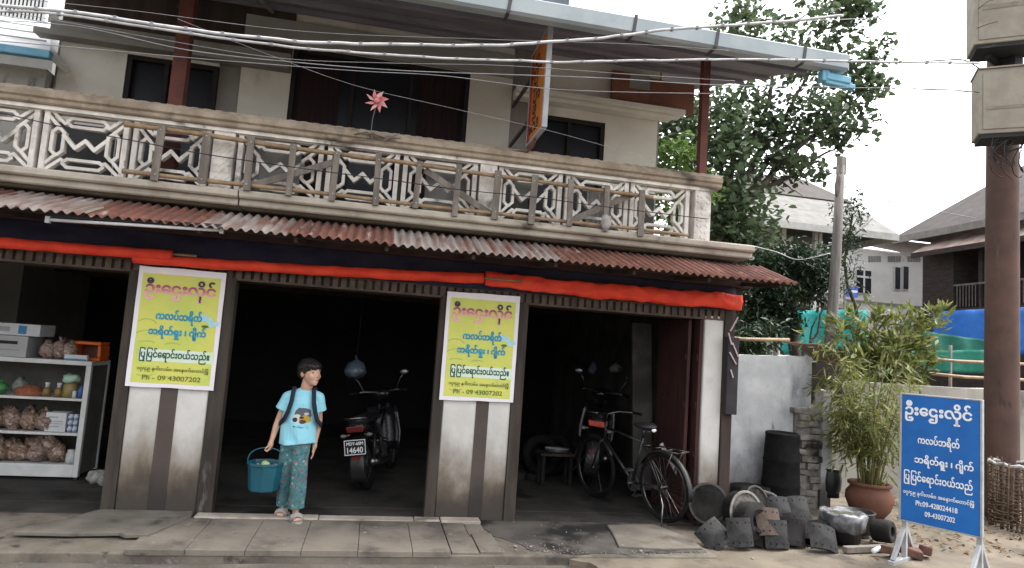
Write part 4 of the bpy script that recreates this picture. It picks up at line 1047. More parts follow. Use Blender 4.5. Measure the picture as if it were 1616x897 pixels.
# backpack (worn: only its straps and edge show)
bp_ = thing('backpack', 'navy backpack on the boy, its two straps over his shoulders', 'backpack', (BX - .01, BY + .14, .72))
def bl(p): return Vector(p) + Vector((BX, BY, .004))
m = MB().ell((-.012, .165, .91), (.155, .085, .20), n=20, m=14); m.v = [bl(v) for v in m.v]; m.build('bag', canvas_n, bp_)
for pts in ([(-.105, .11, 1.06), (-.098, .03, 1.150), (-.094, -.050, 1.125), (-.098, -.096, 1.03), (-.116, -.100, .95), (-.146, -.088, .875), (-.190, -.01, .825), (-.185, .08, .81)],
            [(.085, .11, 1.07), (.082, .03, 1.154), (.080, -.050, 1.132), (.092, -.094, 1.03), (.110, -.096, .95), (.132, -.082, .875), (.168, -.01, .825), (.16, .08, .81)]):
    m = MB(); pp = [Vector(p) for p in pts]; fine = []
    for i in range(len(pp) - 1):
        for k in range(4): fine.append(pp[i].lerp(pp[i + 1], k / 4))
    fine.append(pp[-1]); vs = []
    for i, p in enumerate(fine):
        d = (fine[min(i + 1, len(fine) - 1)] - fine[max(i - 1, 0)]).normalized(); n_ = Vector((p.x * .6, p.y - .01, max(0, p.z - 1.0) * 3)).normalized(); s_ = d.cross(n_).normalized()
        for a, h_ in ((-.019, .0), (.019, .0), (.019, .010), (-.019, .010)): vs.append(p + s_ * a + n_ * h_)
    fs = []
    for i in range(len(fine) - 1):
        for k in range(4): fs.append((i * 4 + k, i * 4 + (k + 1) % 4, i * 4 + 4 + (k + 1) % 4, i * 4 + 4 + k))
    m.add([bl(v) for v in vs], fs, True); m.build('strap', canvas_n, bp_)
# bucket and what lies in it
bc = bl((-.272, -.03, .245)); bk = thing('bucket', 'teal plastic bucket hanging from the boy\'s hand', 'bucket', bc)
MB().lathe([(.0, 0), (.122, 0), (.128, .01), (.150, .215), (.154, .22), (.160, .22), (.160, .245), (.150, .245), (.144, .21), (.118, .02), (0, .02)], 8, bc, smooth=False).build('pail', teal_b, bk, bevel=.004)
hp_ = []
for i in range(17):
    a = PI * i / 16; hp_.append(bc + Vector((-.155 * math.cos(a), 0, .232 + .135 * math.sin(a) ** .7)))
MB().tube(hp_, .0055, 8).build('handle', teal_b, bk)
for i, (x, y, z, r, mt) in enumerate(((-.05, -.05, .195, .045, 0), (.045, -.06, .20, .042, 1), (-.01, .05, .205, .05, 0), (.075, .03, .19, .04, 1), (-.08, .03, .185, .04, 1))):
    m = MB().ell(bc + Vector((x, y, z)), (r, r * .8, r * .75), rot=(.3 * i, .5, i), wob=.2, seed=i)
    setp(m.build('food_packet', (M('pale_green_wrap', (.44, .52, .30), (.30, .42, .16), 30, .5), M('white_green_wrap', (.60, .62, .52), (.34, .44, .2), 26, .5))[mt] if i < 2 else MATS[('pale_green_wrap', 'white_green_wrap')[mt]]),
         'pale green wrapped packet lying in the teal bucket', 'packet', 'packets in the teal bucket')
# ------------------------------------------------------------------ motorcycles (local: forward = +Y, rear wheel touches the ground at the origin)
seat_m = M('seat_vinyl', (.020, .020, .022), (.028, .028, .03), 12, .45, .2, spec=.5)
bike_bk = M('black_gloss', (.014, .013, .016), (.02, .018, .022), 6, .25, spec=.6)
bike_rd = M('dark_maroon_gloss', (.05, .010, .012), (.04, .008, .010), 6, .25, spec=.6)
eng_m = M('engine_alloy', (.10, .10, .10), (.06, .06, .06), 12, .5, .3, metal=.5)
def motorcycle(label, loc_, rz, lean, lens, plate=True, tall=0.0):
    t = thing('motorcycle', label, 'motorcycle', loc_, rz, None, ry=lean)
    b = lambda m, n, mt, p=None, **k: m.build(n, mt, p or t, world=False, **k)
    R_ = .285
    for nm, y in (('wheel', 0), ('wheel', 1.24)):
        w = b(MB().ring((0, y, R_), R_ - .045, .047 if y == 0 else .040, (0, PI / 2, 0), 36, 10), nm, black_rub)
        m = MB().ring((0, y, R_), R_ - .085, .012, (0, PI / 2, 0), 32, 6)
        for k in range(18):
            a = 2 * PI * k / 18; m.bar((.02 * (-1) ** k, y + .04 * math.cos(a), R_ + .04 * math.sin(a)), (0, y + (R_ - .085) * math.cos(a + .25), R_ + (R_ - .085) * math.sin(a + .25)), .004, .004)
        m.lathe([(.045, -.06), (.06, -.03), (.06, .03), (.045, .06)], 14, (0, y, R_), (0, PI / 2, 0))
        b(m, 'rim', eng_m, w)
    # rear mudguard hanging behind the wheel, with plate and reflector
    m = MB(); vs = []
    for i in range(13):
        a = rad(75 + i * 11); y, z = (R_ + .055) * math.cos(a), R_ + (R_ + .055) * math.sin(a)
        vs += [(-.075, y, z - .02), (-.06, y, z), (.06, y, z), (.075, y, z - .02)]
    m.add(vs, [(i * 4 + k, i * 4 + k + 1, i * 4 + k + 5, i * 4 + k + 4) for i in range(12) for k in range(3)], True)
    o = b(m, 'mudguard', black_pl, fixn=False); o.modifiers.new('t', 'SOLIDIFY').thickness = .006
    b(MB().prism([(-.045, .405), (.045, .405), (.035, .345), (-.035, .345)], -.335, -.318), 'reflector', lens_red, o)
    b(MB().prism([(-.035, .345), (.035, .345), (.02, .32), (-.02, .32)], -.337, -.318), 'reflector_tip', paint_gy, o)
    if plate:
        pt = thing_local = b(MB().box(-.115, .115, -.372, -.364, .425, .585), 'number_plate', M('black_plate', (.015, .015, .016), (.02, .02, .02), 5, .4))
        m = MB()
        for x0, x1, z0, z1 in ((-.113, .113, .575, .583), (-.113, .113, .427, .435), (-.113, -.106, .435, .575), (.106, .113, .435, .575)): m.box(x0, x1, -.3755, -.3722, z0, z1)
        b(m, 'plate_border', ink_w, pt)
        mw = WM[t]; q = lambda x, z: mw @ Vector((x, -.3725, z)); ux = mw.to_3x3() @ Vector((1, 0, 0)); uz = mw.to_3x3() @ Vector((0, 0, 1))
        lettering("MDY-60M", ink_w, pt, q(0, .528), ux, uz, width=.175, height=.046, bold=.03)
        lettering("14640", ink_w, pt, q(0, .449), ux, uz, width=.165, height=.082, bold=.02)
    # frame, swing arm, shocks, exhaust
    m = MB()
    for s_ in (1, -1):
        m.tube([(.07 * s_, 0, R_), (.075 * s_, .45, .33)], .018, 8); m.tube([(.085 * s_, .05, R_ + .02), (.095 * s_, .12, .62)], .022, 8)
        m.tube([(.05 * s_, 1.24, R_), (.055 * s_, 1.02, .85)], .02, 8)
        m.tube([(.06 * s_, .45, .33), (.06 * s_, .55, .6), (.02 * s_, .98, .78)], .018, 8)
    b(m, 'frame', black_pl)
    b(MB().tube([(.12, .55, .26), (.13, .2, .27), (.135, -.25, .33)], [.022, .04, .045], 12), 'exhaust', chrome)
    m = MB().ell((0, .58, .33), (.10, .16, .10)).lathe([(.07, -.10), (.075, 0), (.07, .10)], 12, (.0, .73, .36), (PI / 2, 0, 0)).box(-.09, .09, .5, .64, .24, .34); b(m, 'engine', eng_m)
    # tail fairing, seat, lamps, rack
    m = MB(); vs = []; prof = [(-.30, .70, .085, .045), (-.18, .70, .115, .075), (.05, .66, .125, .09), (.3, .60, .12, .10), (.48, .56, .09, .09)]
    n = 14
    for y, z, rx, rz_ in prof:
        for k in range(n):
            a = 2 * PI * k / n; vs.append((rx * math.copysign(abs(math.cos(a)) ** .7, math.cos(a)), y, z + rz_ * math.copysign(abs(math.sin(a)) ** .7, math.sin(a))))
    fs = [(i * n + k, i * n + (k + 1) % n, (i + 1) * n + (k + 1) % n, (i + 1) * n + k) for i in range(len(prof) - 1) for k in range(n)] + [tuple(range(n))[::-1], tuple((len(prof) - 1) * n + k for k in range(n))]
    m.add(vs, fs, True); b(m, 'tail_fairing', bike_bk)
    tl = b(MB().prism([(-.10, .715), (.10, .715), (.085, .655), (-.085, .655)], -.335, -.27), 'tail_light', lens, bevel=.008)
    for s_ in (1, -1): b(MB().tube([(.08 * s_, -.26, .625), (.115 * s_, -.28, .620)], .010, 8).ell((.14 * s_, -.29, .620), (.035, .022, .020)), 'indicator', M('clear_lens', (.20, .19, .18), (.15, .14, .13), 5, .3) if 'clear_lens' not in MATS else MATS['clear_lens'])
    m = MB(); 
    for y, z, w_ in (((-.24, .775, .11)), (.05, .785, .135), (.35, .755, .12), (.55, .735, .09)): pass
    m.lathe([(0.0, -.45), (.07, -.44), (.115, -.36), (.125, -.1), (.12, .2), (.08, .36), (0, .40)], 18, (0, .17, .755), (-PI / 2, 0, 0))
    m.v = [Vector((v.x, v.y, .755 + (v.z - .755) * .42 + .03 * max(0, -(v.y - .1)))) for v in m.v]; b(m, 'seat', seat_m)
    b(MB().tube([(.12, .05, .77), (.13, -.20, .79), (.10, -.335, .80), (0, -.35, .802), (-.10, -.335, .80), (-.13, -.20, .79), (-.12, .05, .77)], .0125, 8), 'grab_rail', chrome)
    # leg shield, headlamp cowl, handlebar, mirrors
    m = MB(); vs = []
    for i in range(6):
        z = .30 + i * .105; y = .93 + .02 * i
        for k in range(7): u = (k - 3) / 3; vs.append((u * (.22 - .012 * abs(i - 2)), y - .10 * u * u, z))
    m.add(vs, [(i * 7 + k, i * 7 + k + 1, i * 7 + k + 8, i * 7 + k + 7) for i in range(5) for k in range(6)], True)
    o = b(m, 'leg_shield', bike_bk, fixn=False); o.modifiers.new('t', 'SOLIDIFY').thickness = .008
    b(MB().ell((0, 1.0, .98 + tall), (.12, .10, .075)), 'headlamp_cowl', bike_bk)
    b(MB().tube([(0, .96, .95), (.02, .93, 1.0 + tall), (.20, .88, 1.02 + tall), (.35, .80, 1.01 + tall)], .012, 8).tube([(0, .96, .95), (-.02, .93, 1.0 + tall), (-.20, .88, 1.02 + tall), (-.35, .80, 1.01 + tall)], .012, 8), 'handlebar', chrome)
    for s_ in (1, -1):
        b(MB().tube([(.24 * s_, .87, 1.02 + tall), (.35 * s_, .78, 1.01 + tall)], .018, 8), 'grip', black_rub)
        mm = b(MB().tube([(.20 * s_, .88, 1.02 + tall), (.26 * s_, .88, 1.15 + tall), (.30 * s_, .87, 1.20 + tall)], .006, 6).ell((.32 * s_, .87, 1.23 + tall), (.055, .012, .035)), 'mirror', chrome)
    m = MB(); vs = []
    for i in range(9):
        a = rad(20 + i * 17); y, z = 1.24 + (R_ + .04) * math.cos(a), R_ + (R_ + .04) * math.sin(a); vs += [(-.055, y, z - .01), (0, y, z + .01), (.055, y, z - .01)]
    m.add(vs, [(i * 3 + k, i * 3 + k + 1, i * 3 + k + 4, i * 3 + k + 3) for i in range(8) for k in range(2)], True); o = b(m, 'mudguard', bike_rd, fixn=False); o.modifiers.new('t', 'SOLIDIFY').thickness = .005
    b(MB().tube([(-.06, .45, .26), (-.22, .36, .02)], .010, 6), 'kick_stand', eng_m)
    return t
motorcycle('dark motorcycle with a number plate parked tail-out beside the boy', (.07, 1.17, .0), rad(-14), rad(-9), lens_red)
m2_ = motorcycle('dark motorcycle with an orange-red tail lamp standing behind the bicycle', (2.84, 1.86, .0), rad(-20), rad(5), lens_or, plate=False, tall=-.05)
m2_.scale = (1.16, 1.16, 1.16)
# hanging plastic bags
def hang_bag(label, px, py, y, w, h, mt, seed, top):
    p = at(px, py, y); t = thing('plastic_bag', label, 'plastic bag', p - Vector((0, 0, h)))
    m = MB().lathe([(.012, h * .55), (.02, h * .30), (w * .35, h * .05), (w * .5, -h * .45), (w * .46, -h * .75), (w * .25, -h * .95), (0, -h)], 18, p, smooth=True)
    jitter(m, .05 * w + .012, 13, seed); m.build('bag', mt, t)
    MB().tube([p + Vector((0, 0, h * .5)), p + Vector((.02, 0, top - p.z))], .004, 6).build('string', wire_k, t)
hang_bag('bluish plastic bag hanging in the dark above the motorcycle', 562, 575, 1.6, .24, .17, bag_cl, 1, 2.44)
hang_bag('whitish plastic bag hanging in the dark above the bicycle', 972, 577, 2.4, .18, .10, M('dim_white_bag', (.20, .20, .205), (.09, .09, .095), 9, .4, .6), 2, 2.44)
hang_bag('small pale blue bag hanging left of the whitish bag', 936, 578, 2.6, .14, .12, M('dim_blue_bag', (.07, .09, .12), (.04, .05, .07), 9, .4, .6), 3, 2.44)

# ------------------------------------------------------------------ bicycle (local: forward = +Y, rear wheel at the origin)
bt = thing('bicycle', 'black roadster bicycle with chrome rims standing at the edge of the right bay', 'bicycle', (3.03, .02, .002), rad(20), None, ry=rad(-4))
bb = lambda m, n, mt, p=None, **k: m.build(n, mt, p or bt, world=False, **k)
RW = .345; WB = 1.10; bkm = M('black_enamel', (.016, .016, .017), (.024, .023, .022), 8, .4, spec=.5)
rim_m = M('dull_chrome', (.15, .145, .145), (.07, .066, .063), 10, .35, metal=.9)
for y in (0, WB):
    w = bb(MB().ring((0, y, RW), RW - .018, .019, (0, PI / 2, 0), 48, 8), 'wheel', black_rub)
    bb(MB().ring((0, y, RW), RW - .043, .0095, (0, PI / 2, 0), 48, 6), 'rim', rim_m, w)
    m = MB()
    for k in range(32):
        a = 2 * PI * k / 32; s_ = .03 * (-1) ** k
        m.bar((s_, y + .018 * math.cos(a * 1.7), RW + .018 * math.sin(a * 1.7)), (0, y + (RW - .045) * math.cos(a), RW + (RW - .045) * math.sin(a)), .0024, .0024)
    m.lathe([(.018, -.05), (.022, -.03), (.014, 0), (.022, .03), (.018, .05)], 12, (0, y, RW), (0, PI / 2, 0)); bb(m, 'spokes', rim_m, w)
    m = MB(); vs = []
    a0, a1 = (30, 190) if y == 0 else (5, 150)
    for i in range(15):
        a = rad(a0 + (a1 - a0) * i / 14); yy, z = y + (RW + .022) * math.cos(a), RW + (RW + .022) * math.sin(a)
        vs += [(-.03, yy, z - .012), (0, yy, z + .004), (.03, yy, z - .012)]
    m.add(vs, [(i * 3 + k, i * 3 + k + 1, i * 3 + k + 4, i * 3 + k + 3) for i in range(14) for k in range(2)], True); o = bb(m, 'mudguard', bkm, fixn=False); o.modifiers.new('t', 'SOLIDIFY').thickness = .003
BBp = Vector((0, .46, .30)); ST = Vector((0, .30, .80)); HT = Vector((0, .90, .86)); HB = Vector((0, .93, .70))
m = MB().tube([BBp, ST], .015, 8).tube([ST + Vector((0, .01, -.05)), HT - Vector((0, 0, .03))], .014, 8).tube([BBp, HB], .016, 8).tube([HT + Vector((0, 0, .04)), HB - Vector((0, 0, .02))], .019, 8)
for s_ in (1, -1):
    m.tube([(.05 * s_, 0, RW), BBp], .009, 8).tube([(.05 * s_, 0, RW), ST - Vector((0, 0, .06))], .008, 8)
    m.tube([HB, (.045 * s_, .96, .66), (.05 * s_, WB, RW)], .011, 8)
bb(m, 'frame', bkm)
m = MB().lathe([(0, -.15), (.04, -.145), (.10, -.05), (.085, .06), (.03, .15), (0, .155)], 16, (0, .27, .93), (-PI / 2, 0, 0)); m.v = [Vector((v.x, v.y, .93 + (v.z - .93) * .38)) for v in m.v]; s1 = bb(m, 'saddle', seat_m)
m = MB().tube([ST, (0, .28, .90)], .012, 8)
for s_ in (1, -1): m.ring((.045 * s_, .17, .885), .022, .005, (0, 0, 0), 14, 6)
bb(m, 'seat_post', rim_m)
bb(MB().ell((.0, .135, .90), (.03, .012, .02), wob=.3), 'saddle_tag', ink_w, s1)
bb(MB().tube([HT + Vector((0, 0, .04)), (0, .88, .98), (.14, .86, 1.0), (.26, .80, .99), (.29, .66, .985)], .010, 8).tube([(0, .88, .98), (-.14, .86, 1.0), (-.26, .80, .99), (-.29, .66, .985)], .010, 8), 'handlebar', rim_m)
for s_ in (1, -1): bb(MB().tube([(.275 * s_, .76, .99), (.292 * s_, .64, .985)], .016, 8), 'grip', black_rub)
m = MB()
for s_ in (1, -1): m.tube([(.07 * s_, .20, .735), (.075 * s_, -.28, .735)], .006, 6).tube([(.06 * s_, .0, RW), (.075 * s_, -.20, .735)], .005, 6)
for y in (.2, .05, -.1, -.28): m.tube([(-.075, y, .737), (.075, y, .737)], .005, 6)
bb(m, 'carrier', rim_m)
m = MB().ring(tuple(BBp), .085, .006, (0, PI / 2, 0), 30, 6)
for k in range(5): a = k * 2 * PI / 5; m.bar(BBp, BBp + Vector((0, .085 * math.cos(a), .085 * math.sin(a))), .012, .006)
m.bar(BBp + Vector((.06, 0, 0)), BBp + Vector((.07, .06, -.16)), .018, .012).bar(BBp - Vector((.06, 0, 0)), BBp + Vector((-.07, -.06, .16)), .018, .012).tube([BBp - Vector((.07, 0, 0)), BBp + Vector((.07, 0, 0))], .016, 8)
m.obox((.11, .52, .14), (.09, .06, .022)).obox((-.11, .40, .46), (.09, .06, .022)); bb(m, 'crankset', eng_m)
bb(MB().box(.045, .052, .02, .46, RW - .06, RW - .02).box(.045, .053, .02, .46, .285, .325), 'chain_guard', M('scuffed_white_guard', (.30, .27, .27), (.14, .11, .11), 18, .6))
bb(MB().tube([(-.05, .02, RW), (-.11, -.10, .20), (-.17, -.14, -.005)], .008, 6), 'kick_stand', chrome)
# broken white fibre board leaning behind the wheel
m = MB().obox((3.27, .24, .44), (.045, .02, .75), (0, rad(-34), 0)); setp(m.build('painted_stick', M('chipped_white_paint', (.42, .40, .40), (.14, .10, .10), 16, .8), bevel=.004), 'chipped white stick leaning behind the bicycle wheel', 'stick')

# low stool with a tray of parts
t = thing('stool', 'low dark wooden stool in the shadow left of the bicycle', 'stool', (2.35, 1.75, 0))
MB().box(2.12, 2.56, 1.6, 1.9, .36, .39).build('seat', wood_dk, t, bevel=.004)
for x in (2.15, 2.50):
    for y in (1.63, 1.84): MB().box(x, x + .04, y, y + .035, 0, .36).build('leg', dark_int, t)
m = MB().lathe([(0, 0), (.13, 0), (.155, .045), (.162, .045), (.14, -.008), (0, -.008)], 20, (2.36, 1.74, .40)); setp(m.build('metal_tray', eng_m), 'round metal tray lying on the low stool', 'tray')
m = MB().obox((2.30, 1.74, .435), (.20, .05, .03), (0, .1, .5)).obox((2.42, 1.73, .43), (.05, .16, .03), (0, 0, .9)); setp(m.build('spare_part', steel_w, bevel=.004), 'pale metal strips lying in the tray on the stool', 'metal parts')
rr = random.Random(21)
for i in range(7):
    x, y = 1.75 + rr.random() * .75, 1.95 + rr.random() * .6; r = .06 + rr.random() * .06
    m = MB().lathe([(r * .4, 0), (r, 0), (r, .05 + .08 * rr.random()), (r * .4, .06)], 16, (x, y, 0)); 
    setp(m.build('hub_part', iron, bevel=.004), 'dark round iron part lying on the dim workshop floor', 'iron part', 'iron parts on the workshop floor')
for i, (x, y, rx_, rz2, lab) in enumerate(((2.30, 2.25, 74, 10, 'old black tyre leaning in the shadow behind the stool'), (2.52, 2.45, 70, -25, 'old black tyre leaning half behind the bicycle wheel'), (1.98, 2.6, 0, 0, 'old black tyre lying flat on the workshop floor'), (1.98, 2.6, 0, 0, 'old black tyre stacked on the flat one'))):
    z0_ = .27 if rx_ else .07 + .13 * (i - 2)
    m = MB().ring((x, y, z0_), .21, .065, (rad(rx_), 0, rad(rz2)), 32, 10); setp(m.build('tyre_casing', black_rub), lab, 'old tyre', 'old tyres in the workshop')
setp(MB().box(1.55, 2.0, 2.9, 3.3, 0, .75).build('tool_chest', wood_dk, bevel=.01), 'dim upright tool chest deep in the right bay', 'chest')
m = MB().ell((1.75, 3.1, .85), (.2, .15, .11), wob=.4, seed=4); setp(m.build('sack', dark_pl), 'dim sack slumped on the tool chest', 'sack')
# things leaning deeper in the right bay
m = MB()
for i, (x, h) in enumerate(((1.62, 1.5), (1.70, 1.75), (1.80, 1.35))): m.tube([(x, 3.4, 0), (x + .10 * i, 3.9, h)], .022, 8)
setp(m.build('leaning_rod', wood_gr), 'bundle of dim rods leaning at the back of the right bay', 'rods')
# ------------------------------------------------------------------ goods cabinet in the left bay
CX0, CX1, CY = -4.7, -2.83, 1.22
ct = thing('goods_cabinet', 'white open-fronted goods cabinet with three shelves in the left bay', 'cabinet', ((CX0 + CX1) / 2, CY + .22, 0))
m = MB().box(CX1 - .05, CX1, CY, CY + .05, .03, 1.16).box(CX0, CX0 + .05, CY, CY + .05, .03, 1.16).box(CX0, CX1, CY - .004, CY + .5, 1.16, 1.205).box(CX1 - .05, CX1, CY + .45, CY + .5, .03, 1.16).box(CX0 + .05, CX1 - .05, CY, CY + .05, .03, .14)
m.build('frame', white_p, ct, bevel=.004)
for z in (.155, .47, .82): MB().box(CX0 + .05, CX1 - .052, CY + .004, CY + .48, z - .026, z).build('shelf', white_p, ct, bevel=.003)
MB().box(CX0, CX1, CY + .5, CY + .515, .03, 1.16).box(CX1 - .012, CX1 - .004, CY + .05, CY + .45, .05, 1.16).build('back_panel', M('dim_cabinet_board', (.10, .095, .09), (.07, .066, .062), 5, .8), ct)
for x in (CX0 + .02, CX1 - .04): MB().box(x, x + .03, CY + .02, CY + .06, 0, .03).build('foot', dark_slot, ct)
def bag(label, x, y, z, rx, ry, rz, mt, seed, name='snack_bag', cat='snack bag', group=None, tilt=0):
    m = MB().ell((0, 0, rz), (rx, ry, rz), n=18, m=12, wob=.22, seed=seed)
    for i, v in enumerate(m.v): m.v[i] = Vector((v.x, v.y, max(v.z, .004 + .002 * math.sin(i))))
    jitter(m, .022, 16, seed)
    m.add([(-rx * .35, -.006, rz * 1.85), (rx * .35, -.006, rz * 1.85), (rx * .55, .0, rz * 2.35), (-rx * .5, .0, rz * 2.3), (-rx * .35, .006, rz * 1.85), (rx * .35, .006, rz * 1.85)], [(0, 1, 2, 3), (5, 4, 3, 2), (0, 3, 4), (1, 5, 2)], True)
    m.xform(Matrix.Translation((x, y, z)) @ Euler((0, tilt, seed)).to_matrix().to_4x4())
    return setp(m.build(name, mt), label, cat, group)
rr = random.Random(8)
for i in range(11):
    row = i // 6; x = -3.95 + (i % 6) * .145 + .05 * row
    bag('brown snack bag in the row on the middle shelf', x, CY + .10 + .14 * row, .472, .095, .075, .085 + .02 * row + rr.uniform(-.01, .015), (snack, snack2)[i % 2], 30 + i, group='snack bags on the middle shelf', tilt=rr.uniform(-.3, .3))
for i in range(11):
    row = i // 6; x = -3.98 + (i % 6) * .18 + .06 * row
    bag('large brown snack bag in the heap on the bottom shelf', x, CY + .11 + .15 * row, .157, .115, .085, .075 + .035 * row + rr.uniform(-.01, .015), (snack, snack2, snack)[i % 3], 60 + i, group='snack bags on the bottom shelf', tilt=rr.uniform(-.35, .35))
def carton(label, x0, x1, y0, y1, z0, z1, mt, name='carton', cat='carton', panel_=None):
    t = thing(name, label, cat, ((x0 + x1) / 2, (y0 + y1) / 2, z0)); MB().box(x0, x1, y0, y1, z0, z1).build('box', mt, t, bevel=.004)
    for (a, b, c, d, mm) in panel_ or ():
        w, h = x1 - x0, z1 - z0; MB().box(x0 + a * w, x0 + b * w, y0 - .004, y0 - .0008, z0 + c * h, z0 + d * h).build('print', mm, t)
    return t
carton('white carton with faint grey print on the middle shelf', -3.21, -3.02, CY + .05, CY + .2, .472, .665, card_w, panel_=((.12, .6, .72, .80, paint_gy), (.12, .85, .52, .57, paint_gy), (.12, .8, .40, .44, paint_gy), (.12, .7, .25, .30, paint_gy)))
for i in range(6):
    x, z = -2.985 + .048 * (i % 2), .472 + .062 * (i // 2)
    m = MB().lathe([(0, 0), (.022, 0), (.023, .058), (0, .060)], 14, (x, CY + .08, z)).box(x - .019, x + .019, CY + .054, CY + .057, z + .018, z + .042)
    setp(m.build('small_tin', M('white_blue_tin', (.50, .53, .58), (.16, .26, .40), 22, .5) if i == 0 else MATS['white_blue_tin']), 'small white and blue tin stacked beside the white carton', 'tin', 'tins beside the white carton')
bag('green packet at the left on the top shelf', -3.69, CY + .10, .822, .08, .06, .065, M('green_packet', (.05, .20, .06), (.03, .13, .04), 14, .4), 91, 'packet', 'packet')
bag('dull green-grey packet beside the orange heap on the top shelf', -3.53, CY + .17, .822, .07, .06, .075, M('grey_green_packet', (.20, .22, .19), (.12, .14, .12), 18, .4), 92, 'packet', 'packet')
m = MB().ell((0, 0, .0), (.135, .09, .10), n=22, m=12, wob=.2, seed=6); m.v = [Vector((v.x - 3.42, v.y + CY + .11, .823 + max(v.z, 0))) for v in m.v]; jitter(m, .016, 40, 5)
setp(m.build('dried_food_heap', M('orange_brown_food', (.34, .12, .06), (.22, .075, .04), 40, .8, .5)), 'orange-brown heap of dried food on the top shelf', 'dried food')
for i, x in enumerate((-3.245, -3.135)):
    t = thing('small_bottle', ('small amber bottle with a pale neck, next to the orange heap', 'small amber bottle with a pale neck, next to the green-lidded jar')[i], 'bottle', (x, CY + .08, .822), group='amber bottles on the top shelf')
    MB().lathe([(0, 0), (.036, 0), (.040, .03), (.036, .07), (.020, .095)], 14, (x, CY + .08, .822)).build('glass', M('amber_glass', (.22, .15, .05), (.16, .10, .035), 9, .3) if i == 0 else MATS['amber_glass'], t)
    MB().lathe([(.020, .095), (.017, .12), (.022, .124), (.022, .142), (0, .144)], 14, (x, CY + .08, .822)).build('cap', card_w, t)
t = thing('lidded_jar', 'yellowish jar with a crumpled pale green lid on the top shelf', 'jar', (-3.03, CY + .09, .822))
MB().lathe([(0, 0), (.066, 0), (.072, .02), (.068, .12), (.05, .15)], 18, (-3.03, CY + .09, .822)).build('jar_body', M('yellow_oil', (.26, .20, .07), (.18, .14, .05), 9, .3), t)
jitter(MB().lathe([(.05, .148), (.085, .17), (.080, .215), (.05, .235), (0, .23)], 18, (-3.03, CY + .09, .822)), .02, 22, 4).build('lid', M('pale_green_lid', (.40, .56, .44), (.30, .46, .34), 14, .5), t)
m = MB().lathe([(0, 0), (.030, 0), (.030, .085), (.018, .10), (.016, .125), (0, .126)], 14, (-2.925, CY + .07, .822)); setp(m.build('blue_bottle', M('blue_plastic', (.05, .13, .30), (.04, .10, .24), 9, .35)), 'short blue plastic bottle at the right end of the top shelf', 'bottle')
m = MB().lathe([(0, 0), (.020, 0), (.020, .07), (0, .075)], 12, (-2.975, CY + .05, .822)); setp(m.build('white_vial', card_w), 'tiny white vial between the jar and the blue bottle', 'vial')
m = MB().lathe([(0, 0), (.05, 0), (.052, .03), (.05, .10), (.038, .115), (.04, .12), (.04, .14), (0, .142)], 16, (-2.93, CY + .06, .157)); setp(m.build('white_jar', M('frosted_jar', (.46, .47, .46), (.34, .35, .35), 20, .35)), 'frosted white jar at the right end of the bottom shelf', 'jar')
# on top of the cabinet
carton('flat pale machine with a dark slot on the cabinet top', -4.35, -3.46, CY + .03, CY + .38, 1.207, 1.42, M('pale_machine', (.42, .42, .43), (.36, .36, .37), 4, .5), 'cash_machine', 'machine', ((.60, .90, .60, .75, dark_slot), (.55, .92, .30, .36, paint_gy), (.30, .50, .55, .8, dark_slot)))
carton('white carton with a blue label lying on the pale machine', -4.35, -3.36, CY + .03, CY + .36, 1.425, 1.545, card_w, panel_=((.80, .875, .15, .85, card_b), (.55, .72, .3, .7, paint_gy)))
for i, (x, y, r) in enumerate(((-3.30, .10, .085), (-3.19, .13, .10), (-3.09, .10, .09), (-3.22, .24, .10))):
    bag(('pinkish snack bag on the cabinet top nearest the pale machine', 'tall pinkish snack bag in the middle of the cabinet top', 'pinkish snack bag on the cabinet top beside the orange basket', 'brown snack bag behind the pinkish ones on the cabinet top')[i], x, CY + y, 1.207, r * .85, .07, r, (snack2, snack2, snack2, snack)[i], 120 + i, group='snack bags on the cabinet top')
t = thing('orange_basket', 'orange plastic basket lying on its side on the cabinet top', 'basket', (-2.93, CY + .2, 1.207), rad(-6))
fr = lambda x0, x1, z0, z1, y0, y1, m: m.box(x0, x1, y0, y1, z0, z1)
m = MB(); fr(-.15, .15, 0, .035, -.10, .1, m); fr(-.145, .145, .165, .20, -.095, .1, m); fr(-.15, -.115, .035, .165, -.098, .1, m); fr(.115, .15, .035, .165, -.098, .1, m)
m.v = [Vector((v.x * (1 - .25 * v.z) , v.y, v.z)) for v in m.v]; m.build('rim', orange_pl, t, world=False, bevel=.012)
MB().box(-.114, .114, .05, .09, .036, .164).build('inside', M('dark_orange_inside', (.10, .035, .02), (.07, .025, .015), 5, .6), t, world=False)
carton('white packet with a blue lower edge, in front of the orange basket', -3.10, -2.885, CY + .01, CY + .06, 1.207, 1.265, card_w, 'packet', 'packet', ((0.02, .98, .02, .3, card_b),))
# on the floor beside the cabinet
m = MB().ell((-2.62, 1.15, .06), (.10, .08, .07), wob=.4, seed=4).ell((-2.53, 1.05, .04), (.05, .05, .05), wob=.4, seed=7); setp(m.build('crumpled_paper', M('dirty_paper', (.34, .33, .31), (.20, .19, .18), 14, .9)), 'crumpled pale paper on the floor between cabinet and left pillar', 'paper')
m = MB()
for z in (.30, .55, .82): m.box(-2.62, -2.28, 1.7, 2.0, z, z + .02)
m.box(-2.64, -2.62, 1.7, 2.0, 0, 1.0).box(-2.28, -2.26, 1.7, 2.0, 0, 1.0); setp(m.build('dim_rack', wood_gr), 'dim rack with thin shelves behind the cabinet', 'rack')
